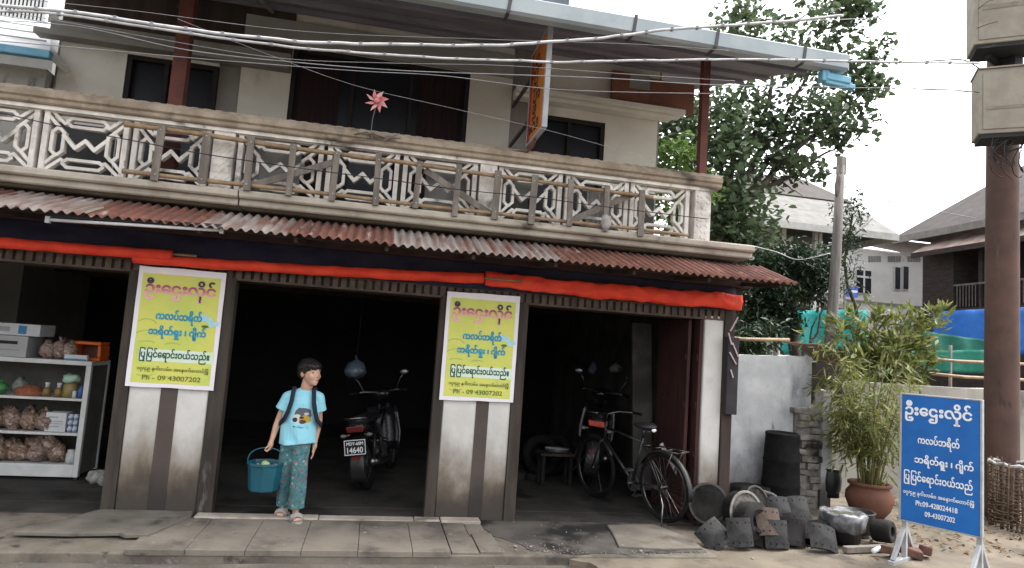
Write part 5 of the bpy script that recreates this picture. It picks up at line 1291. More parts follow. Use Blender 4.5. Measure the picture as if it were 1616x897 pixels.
# ------------------------------------------------------------------ brake drums, shoes and scrap
def drum(label, loc_, rx, rz, R_, depth, mt, rimm, hub=True, ry=0.0, hole=.42):
    t = thing('brake_drum', label, 'brake drum', loc_, rz, 'brake drums in the scrap pile', rx=rx, ry=ry)
    MB().lathe([(R_ * hole, .0), (R_ * .80, 0), (R_ * .95, .012), (R_ * .97, depth * .8), (R_, depth * .82), (R_, depth), (R_ * .90, depth), (R_ * .88, depth * .12), (R_ * hole, depth * .10), (R_ * hole, 0)], 40, smooth=False).build('shell', mt, t, world=False, bevel=.004)
    MB().lathe([(R_ * .90, depth + .001), (R_ * 1.02, depth + .001), (R_ * 1.02, depth + .014), (R_ * .90, depth + .014), (R_ * .90, depth + .001)], 40, smooth=False).build('rim', rimm, t, world=False, bevel=.002)
    if hub:
        m = MB()
        for k in range(8):
            a = k * PI / 4; m.lathe([(0, -.002), (.012, -.002), (.012, .004), (0, .004)], 8, (R_ * .60 * math.cos(a), R_ * .60 * math.sin(a), -.004))
        m.build('bolt', hole_m, t, world=False)
    return t
pale_rim = M('worn_pale_rim', (.27, .25, .225), (.14, .125, .11), 14, .7, .3, 40)
dark_rim = M('dark_rim', (.06, .056, .052), (.04, .037, .035), 14, .7, .3)
drum('largest brake drum with a worn pale rim, behind the holed hub', (3.60, -.36, .215), rad(82), rad(14), .20, .13, iron_d, pale_rim, True)
drum('dark brake drum leaning behind the pale-rimmed drum, nearest the bicycle', (3.42, -.06, .22), rad(80), rad(-8), .20, .12, iron_d, dark_rim, True)
drum('dark brake drum leaning behind the pale-rimmed drum, against the limewashed wall', (3.93, -.02, .20), rad(74), rad(22), .185, .12, iron_d, dark_rim, True)
# flanged hub with a bore in front
t = thing('wheel_hub', 'thick iron wheel hub with an open bore in front of the largest drum', 'wheel hub', (3.62, -.60, .185), rad(14), rx=rad(80))
MB().lathe([(.070, -.02), (.070, .10), (.11, .115), (.175, .09), (.175, -.05), (.165, -.065), (.10, -.085), (.075, -.09), (.070, -.02)], 36, smooth=False).build('hub_body', iron, t, world=False, bevel=.004)
MB().lathe([(0, .05), (.069, .05), (.069, .054), (0, .054)], 20).build('bore', hole_m, t, world=False)
m = MB().ring((4.30, .28, .235), .125, .028, (rad(6), 0, 0), 36, 10); setp(m.build('rubber_ring', M('dusty_ring', (.13, .13, .13), (.06, .06, .06), 9, .7)), 'dusty ring lying flat on the black rubbish before the wall', 'ring')
m = MB().lathe([(0, 0), (.23, 0), (.25, .05), (.22, .18), (.19, .20), (0, .2)], 24, (4.35, .34, 0)); jitter(m, .03, 6, 3); setp(m.build('scrap_tub', black_rub), 'black tub under the dusty ring', 'tub')
# brake shoes: a curved lining with rivet holes on a ribbed web
def shoe_mesh():
    R_, th, w, a0, a1 = .235, .022, .25, rad(54), rad(126)
    n = 14; m = MB(); vs = []
    for i in range(n + 1):
        a = a0 + (a1 - a0) * i / n
        for r in (R_, R_ - th):
            for y in (-w / 2, w / 2): vs.append((r * math.cos(a), y, r * math.sin(a) - R_))
    fs = []
    for i in range(n):
        k = i * 4; fs += [(k, k + 1, k + 5, k + 4), (k + 2, k + 6, k + 7, k + 3), (k, k + 4, k + 6, k + 2), (k + 1, k + 3, k + 7, k + 5)]
    fs += [(0, 2, 3, 1), (n * 4, n * 4 + 1, n * 4 + 3, n * 4 + 2)]
    m.add(vs, fs)
    web = MB()
    for y in (-.045, .045):
        v2 = []
        for i in range(n + 1):
            a = a0 + (a1 - a0) * i / n
            for r in (R_ - th - .001, R_ - th - .035):
                for yy in (y - .005, y + .005): v2.append((r * math.cos(a), yy, r * math.sin(a) - R_))
        web.add(v2, fs)
    hol = MB()
    for a in (66, 80, 100, 114):
        for y in (-.085, .085):
            ar = rad(a); hol.lathe([(0, 0), (.0085, 0), (.0085, .0018), (0, .0018)], 10, ((R_ - .0005) * math.cos(ar), y, (R_ - .0005) * math.sin(ar) - R_), (0, PI / 2 - ar, 0))
    return m, web, hol
protos = {}
def shoe(label, loc_, rot, mt):
    if mt.name not in protos:
        t = thing('brake_shoe', label, 'brake shoe', loc_, group='brake shoes in the scrap pile'); t.rotation_euler = rot
        a, b_, c = shoe_mesh(); WM[t] = Matrix.Identity(4)
        a.build('lining', mt, t, world=False, bevel=.002); b_.build('web', iron, t, world=False); c.build('rivet_hole', hole_m, t, world=False)
        protos[mt.name] = t
        return t
    return dup(protos[mt.name], loc_, rot, label)
R3 = rad
for lab, l_, rt, mt in (
    ('grey brake shoe lying flat at the left end of the pile', (3.18, -.74, .10), (R3(46), R3(-32), R3(12)), iron_g),
    ('grey brake shoe standing upright, face to the street, right of the tilted one', (3.42, -.80, .13), (R3(76), 0, R3(6)), iron_g),
    ('black brake shoe on edge between the upright grey ones', (3.60, -.70, .12), (R3(70), R3(10), R3(-20)), iron_d),
    ('black brake shoe lying over the hub\'s foot, behind the front row', (3.66, -.60, .19), (R3(24), R3(8), R3(40)), iron_d),
    ('rust-brown brake shoe on top of the black ones', (3.76, -.72, .215), (R3(64), R3(3), R3(6)), iron_r),
    ('grey brake shoe standing below the rust-brown one', (3.82, -.76, .11), (R3(74), R3(4), R3(8)), iron_g),
    ('dark brake shoe lying behind the rust-brown one', (3.84, -.42, .27), (R3(36), R3(0), R3(20)), iron),
    ('grey brake shoe in the upper row, left of the topmost pair', (4.05, -.46, .27), (R3(58), R3(2), R3(4)), iron_g),
    ('grey brake shoe in the upper row, nearest the plastic-covered tub', (4.24, -.44, .275), (R3(58), R3(-4), R3(0)), iron_g),
    ('dark brake shoe on edge at the centre of the front row', (4.0, -.70, .12), (R3(72), R3(6), R3(-10)), iron),
    ('dark brake shoe under the upper pair', (4.14, -.62, .16), (R3(60), R3(0), R3(6)), iron),
    ('large grey brake shoe sloping at the right end of the front row', (4.27, -.80, .105), (R3(52), R3(12), R3(-8)), iron_g),
    ('black brake shoe lying flat behind the upper row', (4.2, -.22, .22), (R3(20), R3(0), R3(30)), iron_d),
    ('black brake shoe wedged under the front of the pile', (3.95, -.55, .05), (R3(10), R3(0), R3(70)), iron_d)):
    shoe(lab, l_, rt, mt)
m = MB(); rr = random.Random(31)
for i in range(22): m.ell((3.42 + rr.random() * .95, -.58 + rr.random() * .55, .04 + rr.random() * .07), (.15, .12, .10), n=9, m=6, wob=.5, seed=i)
setp(m.build('scrap_heap', iron_d, smooth=False), 'black heap of scrap metal beneath the brake shoes', 'scrap heap')
# tub with plastic bag over it
t = thing('covered_tub', 'dark tub half covered with a torn grey-white plastic bag beside the brake shoes', 'tub', (4.66, -.52, 0))
MB().lathe([(0, 0), (.165, 0), (.185, .23), (.195, .235), (.195, .26), (.175, .26), (.16, .20), (0, .19)], 24, (4.66, -.52, 0)).build('tub_body', black_pl, t)
m = MB().lathe([(.201, .11), (.207, .18), (.212, .255), (.19, .275), (.15, .255)], 44, (4.66, -.52, 0)); jitter(m, .030, 15, 6); o = m.build('plastic_cover', bag_w, t, fixn=False)
m = MB().ell((4.66, -.52, .215), (.15, .15, .05), wob=.4, seed=8); m.build('contents', M('dull_green_scrap', (.07, .075, .05), (.04, .04, .03), 20, .9, .4), t)
m = MB().lathe([(0, 0), (.17, 0), (.19, .2), (.20, .21), (.17, .21), (.15, .03), (0, .03)], 24, (5.06, -.20, .0)); setp(m.build('black_tub', black_pl), 'black tub standing before the terracotta pot', 'tub')
t = thing('iron_drum_lid', 'dark round iron block lying on its side behind the sign stand', 'iron block', (5.1, -.55, .1)); MB().lathe([(0, -.09), (.10, -.09), (.11, -.06), (.11, .06), (.10, .09), (.05, .09), (.05, .06), (0, .06)], 20, (5.1, -.55, .10), (rad(84), 0, rad(30))).build('block', iron, t, bevel=.003)
m = MB().box(4.42, 4.92, -.86, -.80, -.02, .035); m.xform(Matrix.Translation((4.67, -.83, 0)) @ Matrix.Rotation(rad(8), 4, 'Z') @ Matrix.Translation((-4.67, .83, 0))); setp(m.build('plank', wood_gr, bevel=.004), 'short grey plank on the ground before the covered tub', 'plank')
a = atz(1383, 868, 0.03); m = MB().lathe([(0, -.05), (.022, -.05), (.022, .05), (0, .05)], 12, a, (0, rad(80), .3)); setp(m.build('white_cup', ink_w), 'small white paper cup lying beside the sign stand', 'cup')
for i, (px, py, sx_, rz_) in enumerate(((1405, 882, .16, .4), (1438, 884, .19, -.3), (1462, 882, .15, .9))):
    a = atz(px, py, 0.0); m = MB().obox(a + Vector((.1, .12, .04)), (sx_, .10, .075), (.1 * i, .2, rz_)); jitter(m, .02, 9, i)
    setp(m.build('broken_brick', M('broken_brick', (.15, .075, .055), (.08, .05, .042), 12, .95, .5) if i == 0 else MATS['broken_brick'], bevel=.012), ('broken brick at the left under the signboard', 'broken brick in the middle under the signboard, the longest', 'broken brick at the right under the signboard')[i], 'brick', 'broken bricks under the signboard')
# oil barrel and black round tin
t = thing('oil_barrel', 'soot-black oil barrel against the limewashed wall', 'barrel', (4.82, .74, 0))
MB().lathe([(0, 0), (.215, 0), (.222, .02), (.215, .04), (.21, .25), (.219, .27), (.21, .29), (.20, .54), (.209, .56), (.20, .58), (.185, .84), (.192, .86), (.18, .88), (.17, .86), (0, .855)], 32, (4.82, .74, 0)).build('shell', black_rub, t)
MB().lathe([(0, 0), (.20, 0), (.225, .03), (.22, .25), (0, .26)], 24, (4.40, .70, 0)).build('side_can', black_rub, t)
MB().lathe([(0, 0), (.03, 0), (.03, .02), (0, .02)], 12, (4.70, .66, .797)).build('bung', iron, t)
a = at(1314, 759, .95); t = thing('black_tin', 'round black tin hung on the wall foot beside the terracotta pot', 'tin', (a.x, .98, a.z - .15))
MB().lathe([(0, 0), (.10, 0), (.125, .03), (.135, .15), (.12, .26), (.12, .28), (.135, .285), (.135, .295), (0, .295)], 10, (a.x, 1.0, a.z - .15)).build('can', black_pl, t); MB().lathe([(0, -.1), (.11, -.1), (.11, 0), (0, 0)], 16, (a.x, 1.0, a.z - .10)).build('base', iron, t)

# ------------------------------------------------------------------ walls beside the shop
def rough_wall(name, label, x0, x1, y0, y1, zt0, zt1, mt, seed, cat='wall', n=26):
    top = [(x0 + (x1 - x0) * i / n, zt0 + (zt1 - zt0) * i / n + .02 * mnoise.noise(Vector((i * .6, seed, 0)))) for i in range(n + 1)]
    m = MB()
    for i in range(n):
        (a, za), (b, zb) = top[i], top[i + 1]
        m.add([(a, y0, -.3), (b, y0, -.3), (b, y1, -.3), (a, y1, -.3), (a, y0, za), (b, y0, zb), (b, y1, zb), (a, y1, za)], [(4, 5, 6, 7), (0, 1, 5, 4), (2, 3, 7, 6)] + ([(3, 0, 4, 7)] if i == 0 else []) + ([(1, 2, 6, 5)] if i == n - 1 else []))
    return setp(m.build(name, mt), label, cat)
rough_wall('limewashed_wall', 'patchy limewashed wall adjoining the shop behind the scrap pile and barrel', 3.82, 5.38, 1.0, 1.2, 1.735, 1.80, limewash, 2)
o = MB().box(5.50, 5.64, .93, 1.12, -.3, 1.40); setp(jitter(o, .02, 5, 2).build('wall_post', limewash, bevel=.01), 'narrow pale masonry post at the end of the limewashed wall', 'post')
m = MB(); rr = random.Random(4)
for i in range(15):
    z = i * .082 - .05
    for k in range(2):
        x0 = 5.13 + k * .165 + (.06 if i % 2 else 0) + rr.uniform(-.03, .03)
        if rr.random() < .12: continue
        m.box(x0 + rr.uniform(-.012, .012), x0 + rr.uniform(.12, .17), .90 + rr.uniform(-.02, .02), 1.06, z, z + .068)
jitter(m, .03, 7, 3); m.box(5.14, 5.48, .96, 1.10, -.2, 1.17); setp(m.build('brick_pier', brick_old, bevel=.006), 'crumbling mossy brick pier between limewashed wall and post', 'brick pier')
rough_wall('yard_wall', 'long low grey yard wall behind the bamboo and the signboard', 5.66, 16.0, 2.0, 2.18, 1.49, 1.62, M('yard_wall_plaster', (.36, .34, .30), (.25, .235, .205), 1.4, .95, .3, 16, coord='World', stains=(((.12, .115, .10), 1.5, .55, .70, (1, 1, .6)), ((.47, .46, .44), 2.2, .60, .7))), 9)
MB_ = MB().box(8.55, 8.68, 1.93, 1.999, .98, 1.32); setp(MB_.build('wall_niche', dark_slot), 'small dark opening in the yard wall beside the pole', 'opening')
# curled rusty sheet over the end of the limewashed wall
a, b_, c_, d_ = at(1240, 541, 1.2), at(1300, 545, .7), at(1334, 578, .75), at(1285, 570, 1.25)
m = MB(); vs = []
for j in range(5):
    for i in range(9):
        u, v = i / 8, j / 4; p = a.lerp(b_, v).lerp(d_.lerp(c_, v), u); vs.append(p + Vector((0, 0, .03 * math.sin(u * PI))))
m.add(vs, [(j * 9 + i, j * 9 + i + 1, j * 9 + i + 10, j * 9 + i + 9) for j in range(4) for i in range(8)], True)
o = m.build('rusty_sheet', M('tan_rusty_sheet', (.30, .225, .165), (.20, .14, .10), 5, .85, .3, coord='World'), fixn=False); o.modifiers.new('t', 'SOLIDIFY').thickness = .012
setp(o, 'curled tan rusty sheet lying on the end of the limewashed wall', 'metal sheet')
m = MB().box(5.42, 6.0, 1.22, 1.8, 1.2, 1.76); setp(m.build('dark_lean_to', hw_wood), 'small dark lean-to under the curled rusty sheet', 'lean-to')

# ------------------------------------------------------------------ potted bamboo
px_ = 5.86; py_ = .55
t = thing('potted_bamboo', 'clump of yellow-green bamboo in a bulging terracotta pot', 'potted plant', (px_, py_, -.03))
MB().lathe([(0, -.03), (.15, -.03), (.22, .06), (.262, .17), (.255, .25), (.215, .30), (.205, .325), (.235, .335), (.24, .36), (.225, .372), (.19, .36), (.19, .31), (0, .30)], 36, (px_, py_, 0)).build('pot', terra, t)
MB().lathe([(0, .335), (.19, .315)], 20, (px_, py_, 0)).build('soil', soil, t)
rr = random.Random(17); stems = []; lp = []; ld = []; lp2 = []; ld2 = []
m = MB()
for i in range(24):
    a = rr.uniform(0, 2 * PI); r0 = rr.uniform(.02, .14); h = rr.uniform(.75, 1.75); out = rr.uniform(.10, .80)
    b0 = Vector((px_ + r0 * math.cos(a), py_ + r0 * math.sin(a) * .8, .30)); tip = b0 + Vector((out * math.cos(a), out * math.sin(a) * .6, h)); mid = b0 + Vector((out * .22 * math.cos(a), out * .2 * math.sin(a), h * .55))
    pts = []
    for k in range(13):
        u = k / 12; pts.append(b0 * (1 - u) ** 2 + mid * 2 * u * (1 - u) + tip * u * u)
    m.tube(pts, [.012 * (1 - .75 * k / 12) + (.002 if k % 2 else 0) for k in range(13)], 6)
    for k in range(4, 13):
        for q in range(3):
            sd_ = Vector((rr.gauss(0, 1), rr.gauss(0, 1) * .8, rr.uniform(-.5, .35))).normalized(); L_ = rr.uniform(.07, .32) * (1.1 - .03 * k)
            e = pts[k] + sd_ * L_; m.tube([pts[k], e], [.0022, .001], 4)
            tgt = (lp, ld) if rr.random() < .55 else (lp2, ld2); tgt[0].append(e); tgt[1].append((sd_ + Vector((0, 0, -.25))).normalized())
m.build('stem', M('bamboo_stem', (.16, .15, .05), (.10, .085, .03), 12, .6, coord='World'), t)
leaf_mesh('foliage', leaf_bam, t, lp, .145, 4, .15, 1, .25, 3, dirs=ld, jit=.2)
leaf_mesh('lower_foliage', leaf_bam2, t, lp2, .14, 3, .15, 1, .35, 4, dirs=ld2, jit=.25)

# ------------------------------------------------------------------ blue signboard on its stand
GZ = -.04
fl = atz(1428, 888, GZ); frr = atz(1551, 921, GZ); ax = (frr - fl); W_ = ax.length; rz_ = math.atan2(ax.y, ax.x)
sg = thing('signboard', 'blue street signboard with white writing on a grey steel stand', 'signboard', fl, rz_)
zb_l = 0; q = lambda m, n, mt, **k: m.build(n, mt, sg, world=False, **k)
def on_plane(px, py):     # point of the board plane hit by the view ray, in the stand's own coordinates
    n_ = Vector((-math.sin(rz_), math.cos(rz_), 0)); d = ray(px, py); tt = (fl - CP).dot(n_) / d.dot(n_); return WM[sg].inverted() @ (CP + d * tt)
c4 = [on_plane(*p) for p in ((1423, 620), (1545, 636), (1551, 853), (1425, 815))]
zt = (c4[0].z + c4[1].z) / 2; zb = (c4[2].z + c4[3].z) / 2; xl = (c4[0].x + c4[3].x) / 2; xr = (c4[1].x + c4[2].x) / 2
q(MB().box(xl, xr, -.018, -.004, zb, zt), 'board', blue_bd, bevel=.003)
m = MB().box(xl - .018, xl, -.024, .02, zb - .01, zt + .012).box(xr, xr + .018, -.024, .02, zb - .01, zt + .012).box(xl, xr, -.022, .01, zt, zt + .014).box(xl, xr, -.022, .01, zb - .012, zb)
q(m, 'frame', steel_w, bevel=.003)
for x in (xl + .02, xr - .012):
    p = q(MB().box(x - .02, x + .02, .0, .04, .03, zt), 'post', steel_w, bevel=.003)
    m = MB().box(x - .025, x + .025, -.28, .28, .0, .045).bar((x, -.24, .045), (x, .0, .30), .035, .035).bar((x, .24, .045), (x, .04, .30), .035, .035)
    m.build('foot', steel_w, p, world=False, bevel=.003)
q(MB().box(xl, xr, .042, .06, zb + .1, zb + .14).box(xl, xr, .042, .06, zt - .2, zt - .16), 'back_rail', steel_w)
mw = WM[sg]; ux = mw.to_3x3() @ Vector((1, 0, 0)); uz = Vector((0, 0, 1)); bw, bh = xr - xl, zt - zb
def sl_(txt, u0, u1, v, hh, bold): lettering(txt, ink_w, sg, mw @ Vector((xl + bw * (u0 + u1) / 2, -.0188, zt - bh * v)), ux, uz, width=bw * (u1 - u0), height=hh, bold=bold)
sl_("ဦးေဌးလှ~ိုင်", .05, .90, .155, .125, .035)
sl_("ကလပ်ဘရိတ်", .22, .75, .375, .080, .035)
sl_("ဘရိတ်ရှ~ူး ၊ ဂျိ~ုက်", .18, .92, .53, .075, .035)
sl_("ြပ~ုြပင်ေရာင်းဝယ်သည်", .04, .91, .675, .085, .03)
sl_("၁၇/၄၉ နဂါးလမ်း၊ အေနာက်ေတာင်ြမို့", .03, .93, .785, .040, .025)
sl_("Ph:09-428024418", .20, .73, .865, .062, .018)
sl_("09-43007202", .32, .70, .938, .062, .018)

# ------------------------------------------------------------------ utility pole with boxes
PX, PY = 7.70, .55
up = thing('utility_pole', 'thick red-brown utility pole carrying two beige boxes', 'utility pole', (PX, PY, -.1))
m = MB(); n = 30; m.tube([(PX + .02 + .055 * i / n * 1.0, PY, -.1 + 8.2 * i / n) for i in range(n + 1)], [.190 - .022 * i / n for i in range(n + 1)], 28); m.build('shaft', pole_m, up)
def mbox(cx, cy, z0, z1, w_, d_, rz, seed):
    c = Matrix.Translation((cx, cy, 0)) @ Matrix.Rotation(rz, 4, 'Z')
    m = MB().box(-w_ / 2, w_ / 2, -d_ / 2, d_ / 2, z0, z1); m.xform(c); o = m.build('meter_box', boxbeige, up, bevel=.012)
    m = MB().box(-w_ / 2 + .05, w_ / 2 - .05, -d_ / 2 - .012, -d_ / 2 - .001, z0 + .05, z1 - .05); m.xform(c); m.build('box_door', boxbeige, o, bevel=.005)
    m = MB().box(-w_ / 2 - .012, w_ / 2 + .012, -d_ / 2 - .02, d_ / 2 + .02, z1, z1 + .02); m.xform(c); m.build('box_lid', boxbeige, o, bevel=.004)
    m = MB().box(-w_ / 2 + .03, w_ / 2 - .03, -d_ / 2 + .02, d_ / 2 - .02, z0 - .05, z0 - .002); m.xform(c); m.build('box_tray', dark_slot, o)
    m = MB().box(-w_ / 2 + .09, w_ / 2 - .04, -d_ / 2 - .017, -d_ / 2 - .0125, z0 + .36 * (z1 - z0), z0 + .41 * (z1 - z0)); m.xform(c); m.build('stain_strip', M('box_stripe', (.24, .215, .17), (.18, .16, .13), 8, .8) if 'box_stripe' not in MATS else MATS['box_stripe'], o)
    return o
mbox(7.40, .22, 4.66, 5.48, .60, .40, rad(-36), 1)
mbox(7.40, .22, 5.80, 7.0, .70, .46, rad(-36), 2)
m = MB().bar((7.25, .3, 5.50), (7.75, .5, 5.50), .06, .16).bar((7.25, .3, 5.72), (7.75, .5, 5.72), .06, .06).box(7.56, 7.68, .2, .5, 5.48, 5.82); m.build('bracket', dark_slot, up)
rr = random.Random(9); m = MB()
for i in range(9):
    a = Vector((7.25 + rr.uniform(0, .45), .12 + rr.uniform(-.05, .1), 4.64)); pts = [a]
    for k in range(1, 12): pts.append(a + Vector((.09 * math.sin(k * .8 + i) - .05, .05 * math.cos(k * .7), -.05 * k * (0.6 + .04 * i) + .10 * math.sin(k * .6 + i))))
    m.tube(pts, .006, 5)
for i in range(5):
    a = Vector((7.05 + .02 * i, .0, 5.7 + .3 * i)); m.tube([a, a + Vector((-.15, 0, -.06)), a + Vector((-.35, -.05, -.12 - .05 * i))], .005, 5)
m.build('loose_wire', wire_k, up)
# wicker guard round the foot of the pole
wx, wy = 7.55, .12
t = thing('wicker_guard', 'ragged wicker guard with a white cord rim at the foot of the pole', 'wicker guard', (wx, wy, -.05))
m = MB(); rr = random.Random(2)
for i in range(60):
    a = 2 * PI * i / 60 + rr.uniform(-.05, .05); r0, r1 = .30 + rr.uniform(-.03, .03), .30 + rr.uniform(-.03, .05)
    m.tube([(wx + r0 * math.cos(a), wy + r0 * math.sin(a), -.05), (wx + r1 * math.cos(a + .1), wy + r1 * math.sin(a + .1), .72 + rr.uniform(-.06, .04))], .010, 5)
for j in range(16):
    z = .0 + j * .045; m.tube([(wx + (.31 + .02 * ((k + j) % 2)) * math.cos(2 * PI * k / 40), wy + (.31 + .02 * ((k + j) % 2)) * math.sin(2 * PI * k / 40), z + rr.uniform(-.02, .02)) for k in range(40)], .008, 5, closed=True)
m.build('weave', wicker, t)
MB().tube([(wx + .32 * math.cos(2 * PI * k / 40), wy + .32 * math.sin(2 * PI * k / 40), .70 + .012 * math.sin(k * 1.9)) for k in range(40)], .020, 7, closed=True).build('cord_rim', M('grubby_white_cord', (.46, .45, .43), (.26, .25, .24), 16, .9), t)
# litter on the ground: stones, leaves and scraps
lit = [M('litter_pale', (.26, .24, .21), (.14, .13, .115), 30, .9), M('litter_leaf', (.20, .12, .055), (.12, .075, .04), 20, .9)]
for nm, mt, lab, areas, n in (('gravel', lit[0], 'pale stones and scraps scattered over the oily yard', ((1.15, 1.75, -1.04, -.75, 70), (1.5, 3.0, -1.04, -.92, 60), (-2.6, 1.2, -1.3, -1.07, 40), (3.0, 5.0, -1.3, -.9, 50), (1.2, 2.2, -.7, .2, 20)), 0),
                           ('dry_leaves', lit[1], 'dry brown leaves scattered round the signboard and the pole', ((5.6, 8.5, -.9, .6, 340), (6.3, 9.5, .2, 1.8, 260), (4.4, 6.4, -1.2, -.2, 60)), 1)):
    m = MB(); rr = random.Random(12 + n)
    for x0, x1, y0, y1, k in areas:
        for i in range(k):
            x, y = rr.uniform(x0, x1), rr.uniform(y0, y1); z = -.005 if x < 3.2 else -.03
            if y < -1.06: z = -.08
            if n: m.add([Vector((x, y, z + .008)) + Euler((rr.gauss(0, .3), rr.gauss(0, .3), rr.uniform(0, 6))).to_matrix() @ Vector(p) for p in ((-.05, 0, 0), (0, -.022, .008), (.06, 0, 0), (0, .022, .008))], [(0, 1, 2, 3)])
            else: r_ = rr.choice((.003, .004, .005, .006, .008, .016 if i % 17 == 0 else .005)); m.ell((x, y, z + r_ * .4), (r_ * 1.3, r_, r_ * .6), (0, 0, rr.uniform(0, 3)), n=6, m=4, wob=.4, seed=i)
    setp(m.build(nm, mt), lab, nm.replace('_', ' '), kind='stuff')
# ------------------------------------------------------------------ big tree behind the shop
def limb(m, a, b, r0, r1, seed, n=10, wob=.25):
    a = Vector(a); b = Vector(b); pts = []; L_ = (b - a).length
    for i in range(n + 1):
        u = i / n; p = a.lerp(b, u) + Vector((mnoise.noise(Vector((u * 3, seed, 1))), mnoise.noise(Vector((u * 3, seed, 5))), mnoise.noise(Vector((u * 3, seed, 9))))) * wob * math.sin(PI * u) * L_ * .3
        pts.append(p)
    m.tube(pts, [r0 + (r1 - r0) * i / n for i in range(n + 1)], 8); return pts
def crown_pts(blobs, R_):
    out = []
    for (px, py, y, rx, rz_, n) in blobs:
        c = at(px, py, y)
        k = (c - CP).dot(CW) / FPX
        for i in range(n):
            d = Vector((R_.gauss(0, 1), R_.gauss(0, 1), R_.gauss(0, 1))).normalized() * (R_.random() ** .38)
            out.append(c + Vector((d.x * rx * k, d.y * max(rx, rz_) * k * .8, d.z * rz_ * k)))
    return out
R_ = random.Random(3)
tb = at(1185, 560, 6.5)
bt_ = thing('broadleaf_tree', 'tall broadleaf tree rising behind the shop\'s right end, its crown thin against the sky', 'tree', (tb.x, tb.y, 0))
m = MB()
tr = limb(m, (tb.x, tb.y, -.1), at(1150, 330, 7), .20, .15, 1)
fork = tr[-1]
for i, (px, py, y) in enumerate(((1130, 200, 7.5), (1185, 60, 8), (1250, 20, 8), (1310, 60, 7.5), (1350, 160, 7), (1290, 190, 7), (1240, 260, 6.8), (1080, 260, 7), (1330, 230, 7), (1380, 130, 7))):
    pp = limb(m, fork, at(px, py, y), .085, .012, 10 + i, 12)
    for k in range(5, 12, 2): limb(m, pp[k], pp[k] + Vector((R_.gauss(0, .5), R_.gauss(0, .5), R_.gauss(.1, .4))), .022, .005, 40 + i * 7 + k, 6)
m.build('trunk', bark, bt_)
dense = crown_pts([(1130, 250, 7, 75, 85, 230), (1100, 200, 7.5, 60, 50, 120), (1090, 330, 7, 40, 55, 110), (1160, 340, 6.6, 60, 50, 170), (1175, 390, 6.4, 45, 40, 110), (1190, 200, 7.5, 60, 60, 90), (1045, 235, 7.8, 35, 40, 70), (1225, 250, 7, 45, 40, 60), (1170, 150, 7.6, 50, 40, 60), (1060, 150, 8.2, 40, 40, 40)], R_)
thin = crown_pts([(1250, 60, 8, 110, 60, 150), (1165, 40, 8.5, 55, 45, 90), (1330, 20, 7.6, 60, 45, 75), (1320, 120, 7.4, 75, 60, 100), (1365, 130, 7, 40, 50, 60), (1290, 190, 7, 70, 45, 95), (1240, 200, 7, 60, 40, 55), (1350, 190, 7, 45, 45, 55), (1330, 225, 7, 35, 20, 22), (1265, 265, 6.8, 50, 20, 34), (1380, 75, 7.2, 20, 30, 20), (1345, 5, 7.4, 40, 25, 35)], R_)
R_.shuffle(dense)
leaf_mesh('crown', leaf_big, bt_, dense[:int(len(dense) * .6)], .175, 9, .66, 1.5, .2, 5, jit=.9)
R_.shuffle(thin)
leaf_mesh('outer_crown', leaf_big, bt_, thin[:int(len(thin) * .62)], .165, 8, .72, 1.0, .25, 6, jit=.62)
# lighter shrub seen through the balcony's open end
s0 = at(1068, 250, 5.2); t = thing('shrub', 'light green leafy bush seen past the balcony\'s right end', 'bush', (s0.x, s0.y, 0))
MB().tube([(s0.x, s0.y, 0), (s0.x + .1, s0.y, 1.6), s0], [.05, .04, .015], 8).build('stem', bark, t)
leaf_mesh('foliage', leafmat('fresh_leaf', (.05, .10, .02), (.10, .17, .035), (.17, .26, .06), 2.0), t, crown_pts([(1070, 245, 5.2, 32, 28, 60), (1110, 300, 5.2, 18, 30, 30), (1070, 335, 5.2, 34, 38, 70), (1035, 300, 5.4, 25, 40, 40)], R_), .13, 8, .45, 1.4, .2, 8)
# dark conifer-like tree nearer the yard
c0 = at(1262, 560, 4.6); t = thing('dark_tree', 'dark fine-leaved tree with a slanting trunk standing between shop and grey house', 'tree', (c0.x, c0.y, 0))
m = MB(); pp = limb(m, (c0.x, c0.y, -.05), at(1250, 430, 4.8), .11, .07, 3)
for i, (px, py) in enumerate(((1215, 400), (1290, 420), (1310, 470), (1240, 380), (1290, 500), (1225, 470), (1205, 520))): limb(m, pp[5 if py > 440 else 9], at(px, py, 4.8), .04, .008, 20 + i, 8)
m.build('trunk', bark, t)
leaf_mesh('crown', leaf_dark, t, crown_pts([(1250, 420, 4.9, 55, 38, 190), (1215, 455, 4.8, 45, 45, 150), (1280, 450, 5, 38, 30, 110), (1225, 505, 4.8, 40, 30, 90), (1300, 415, 5, 25, 25, 50), (1190, 500, 4.9, 28, 40, 70), (1195, 420, 5, 30, 30, 50), (1185, 540, 3.2, 30, 22, 70), (1215, 530, 3.4, 24, 20, 40)], R_), .12, 13, .34, 1.5, .3, 9)
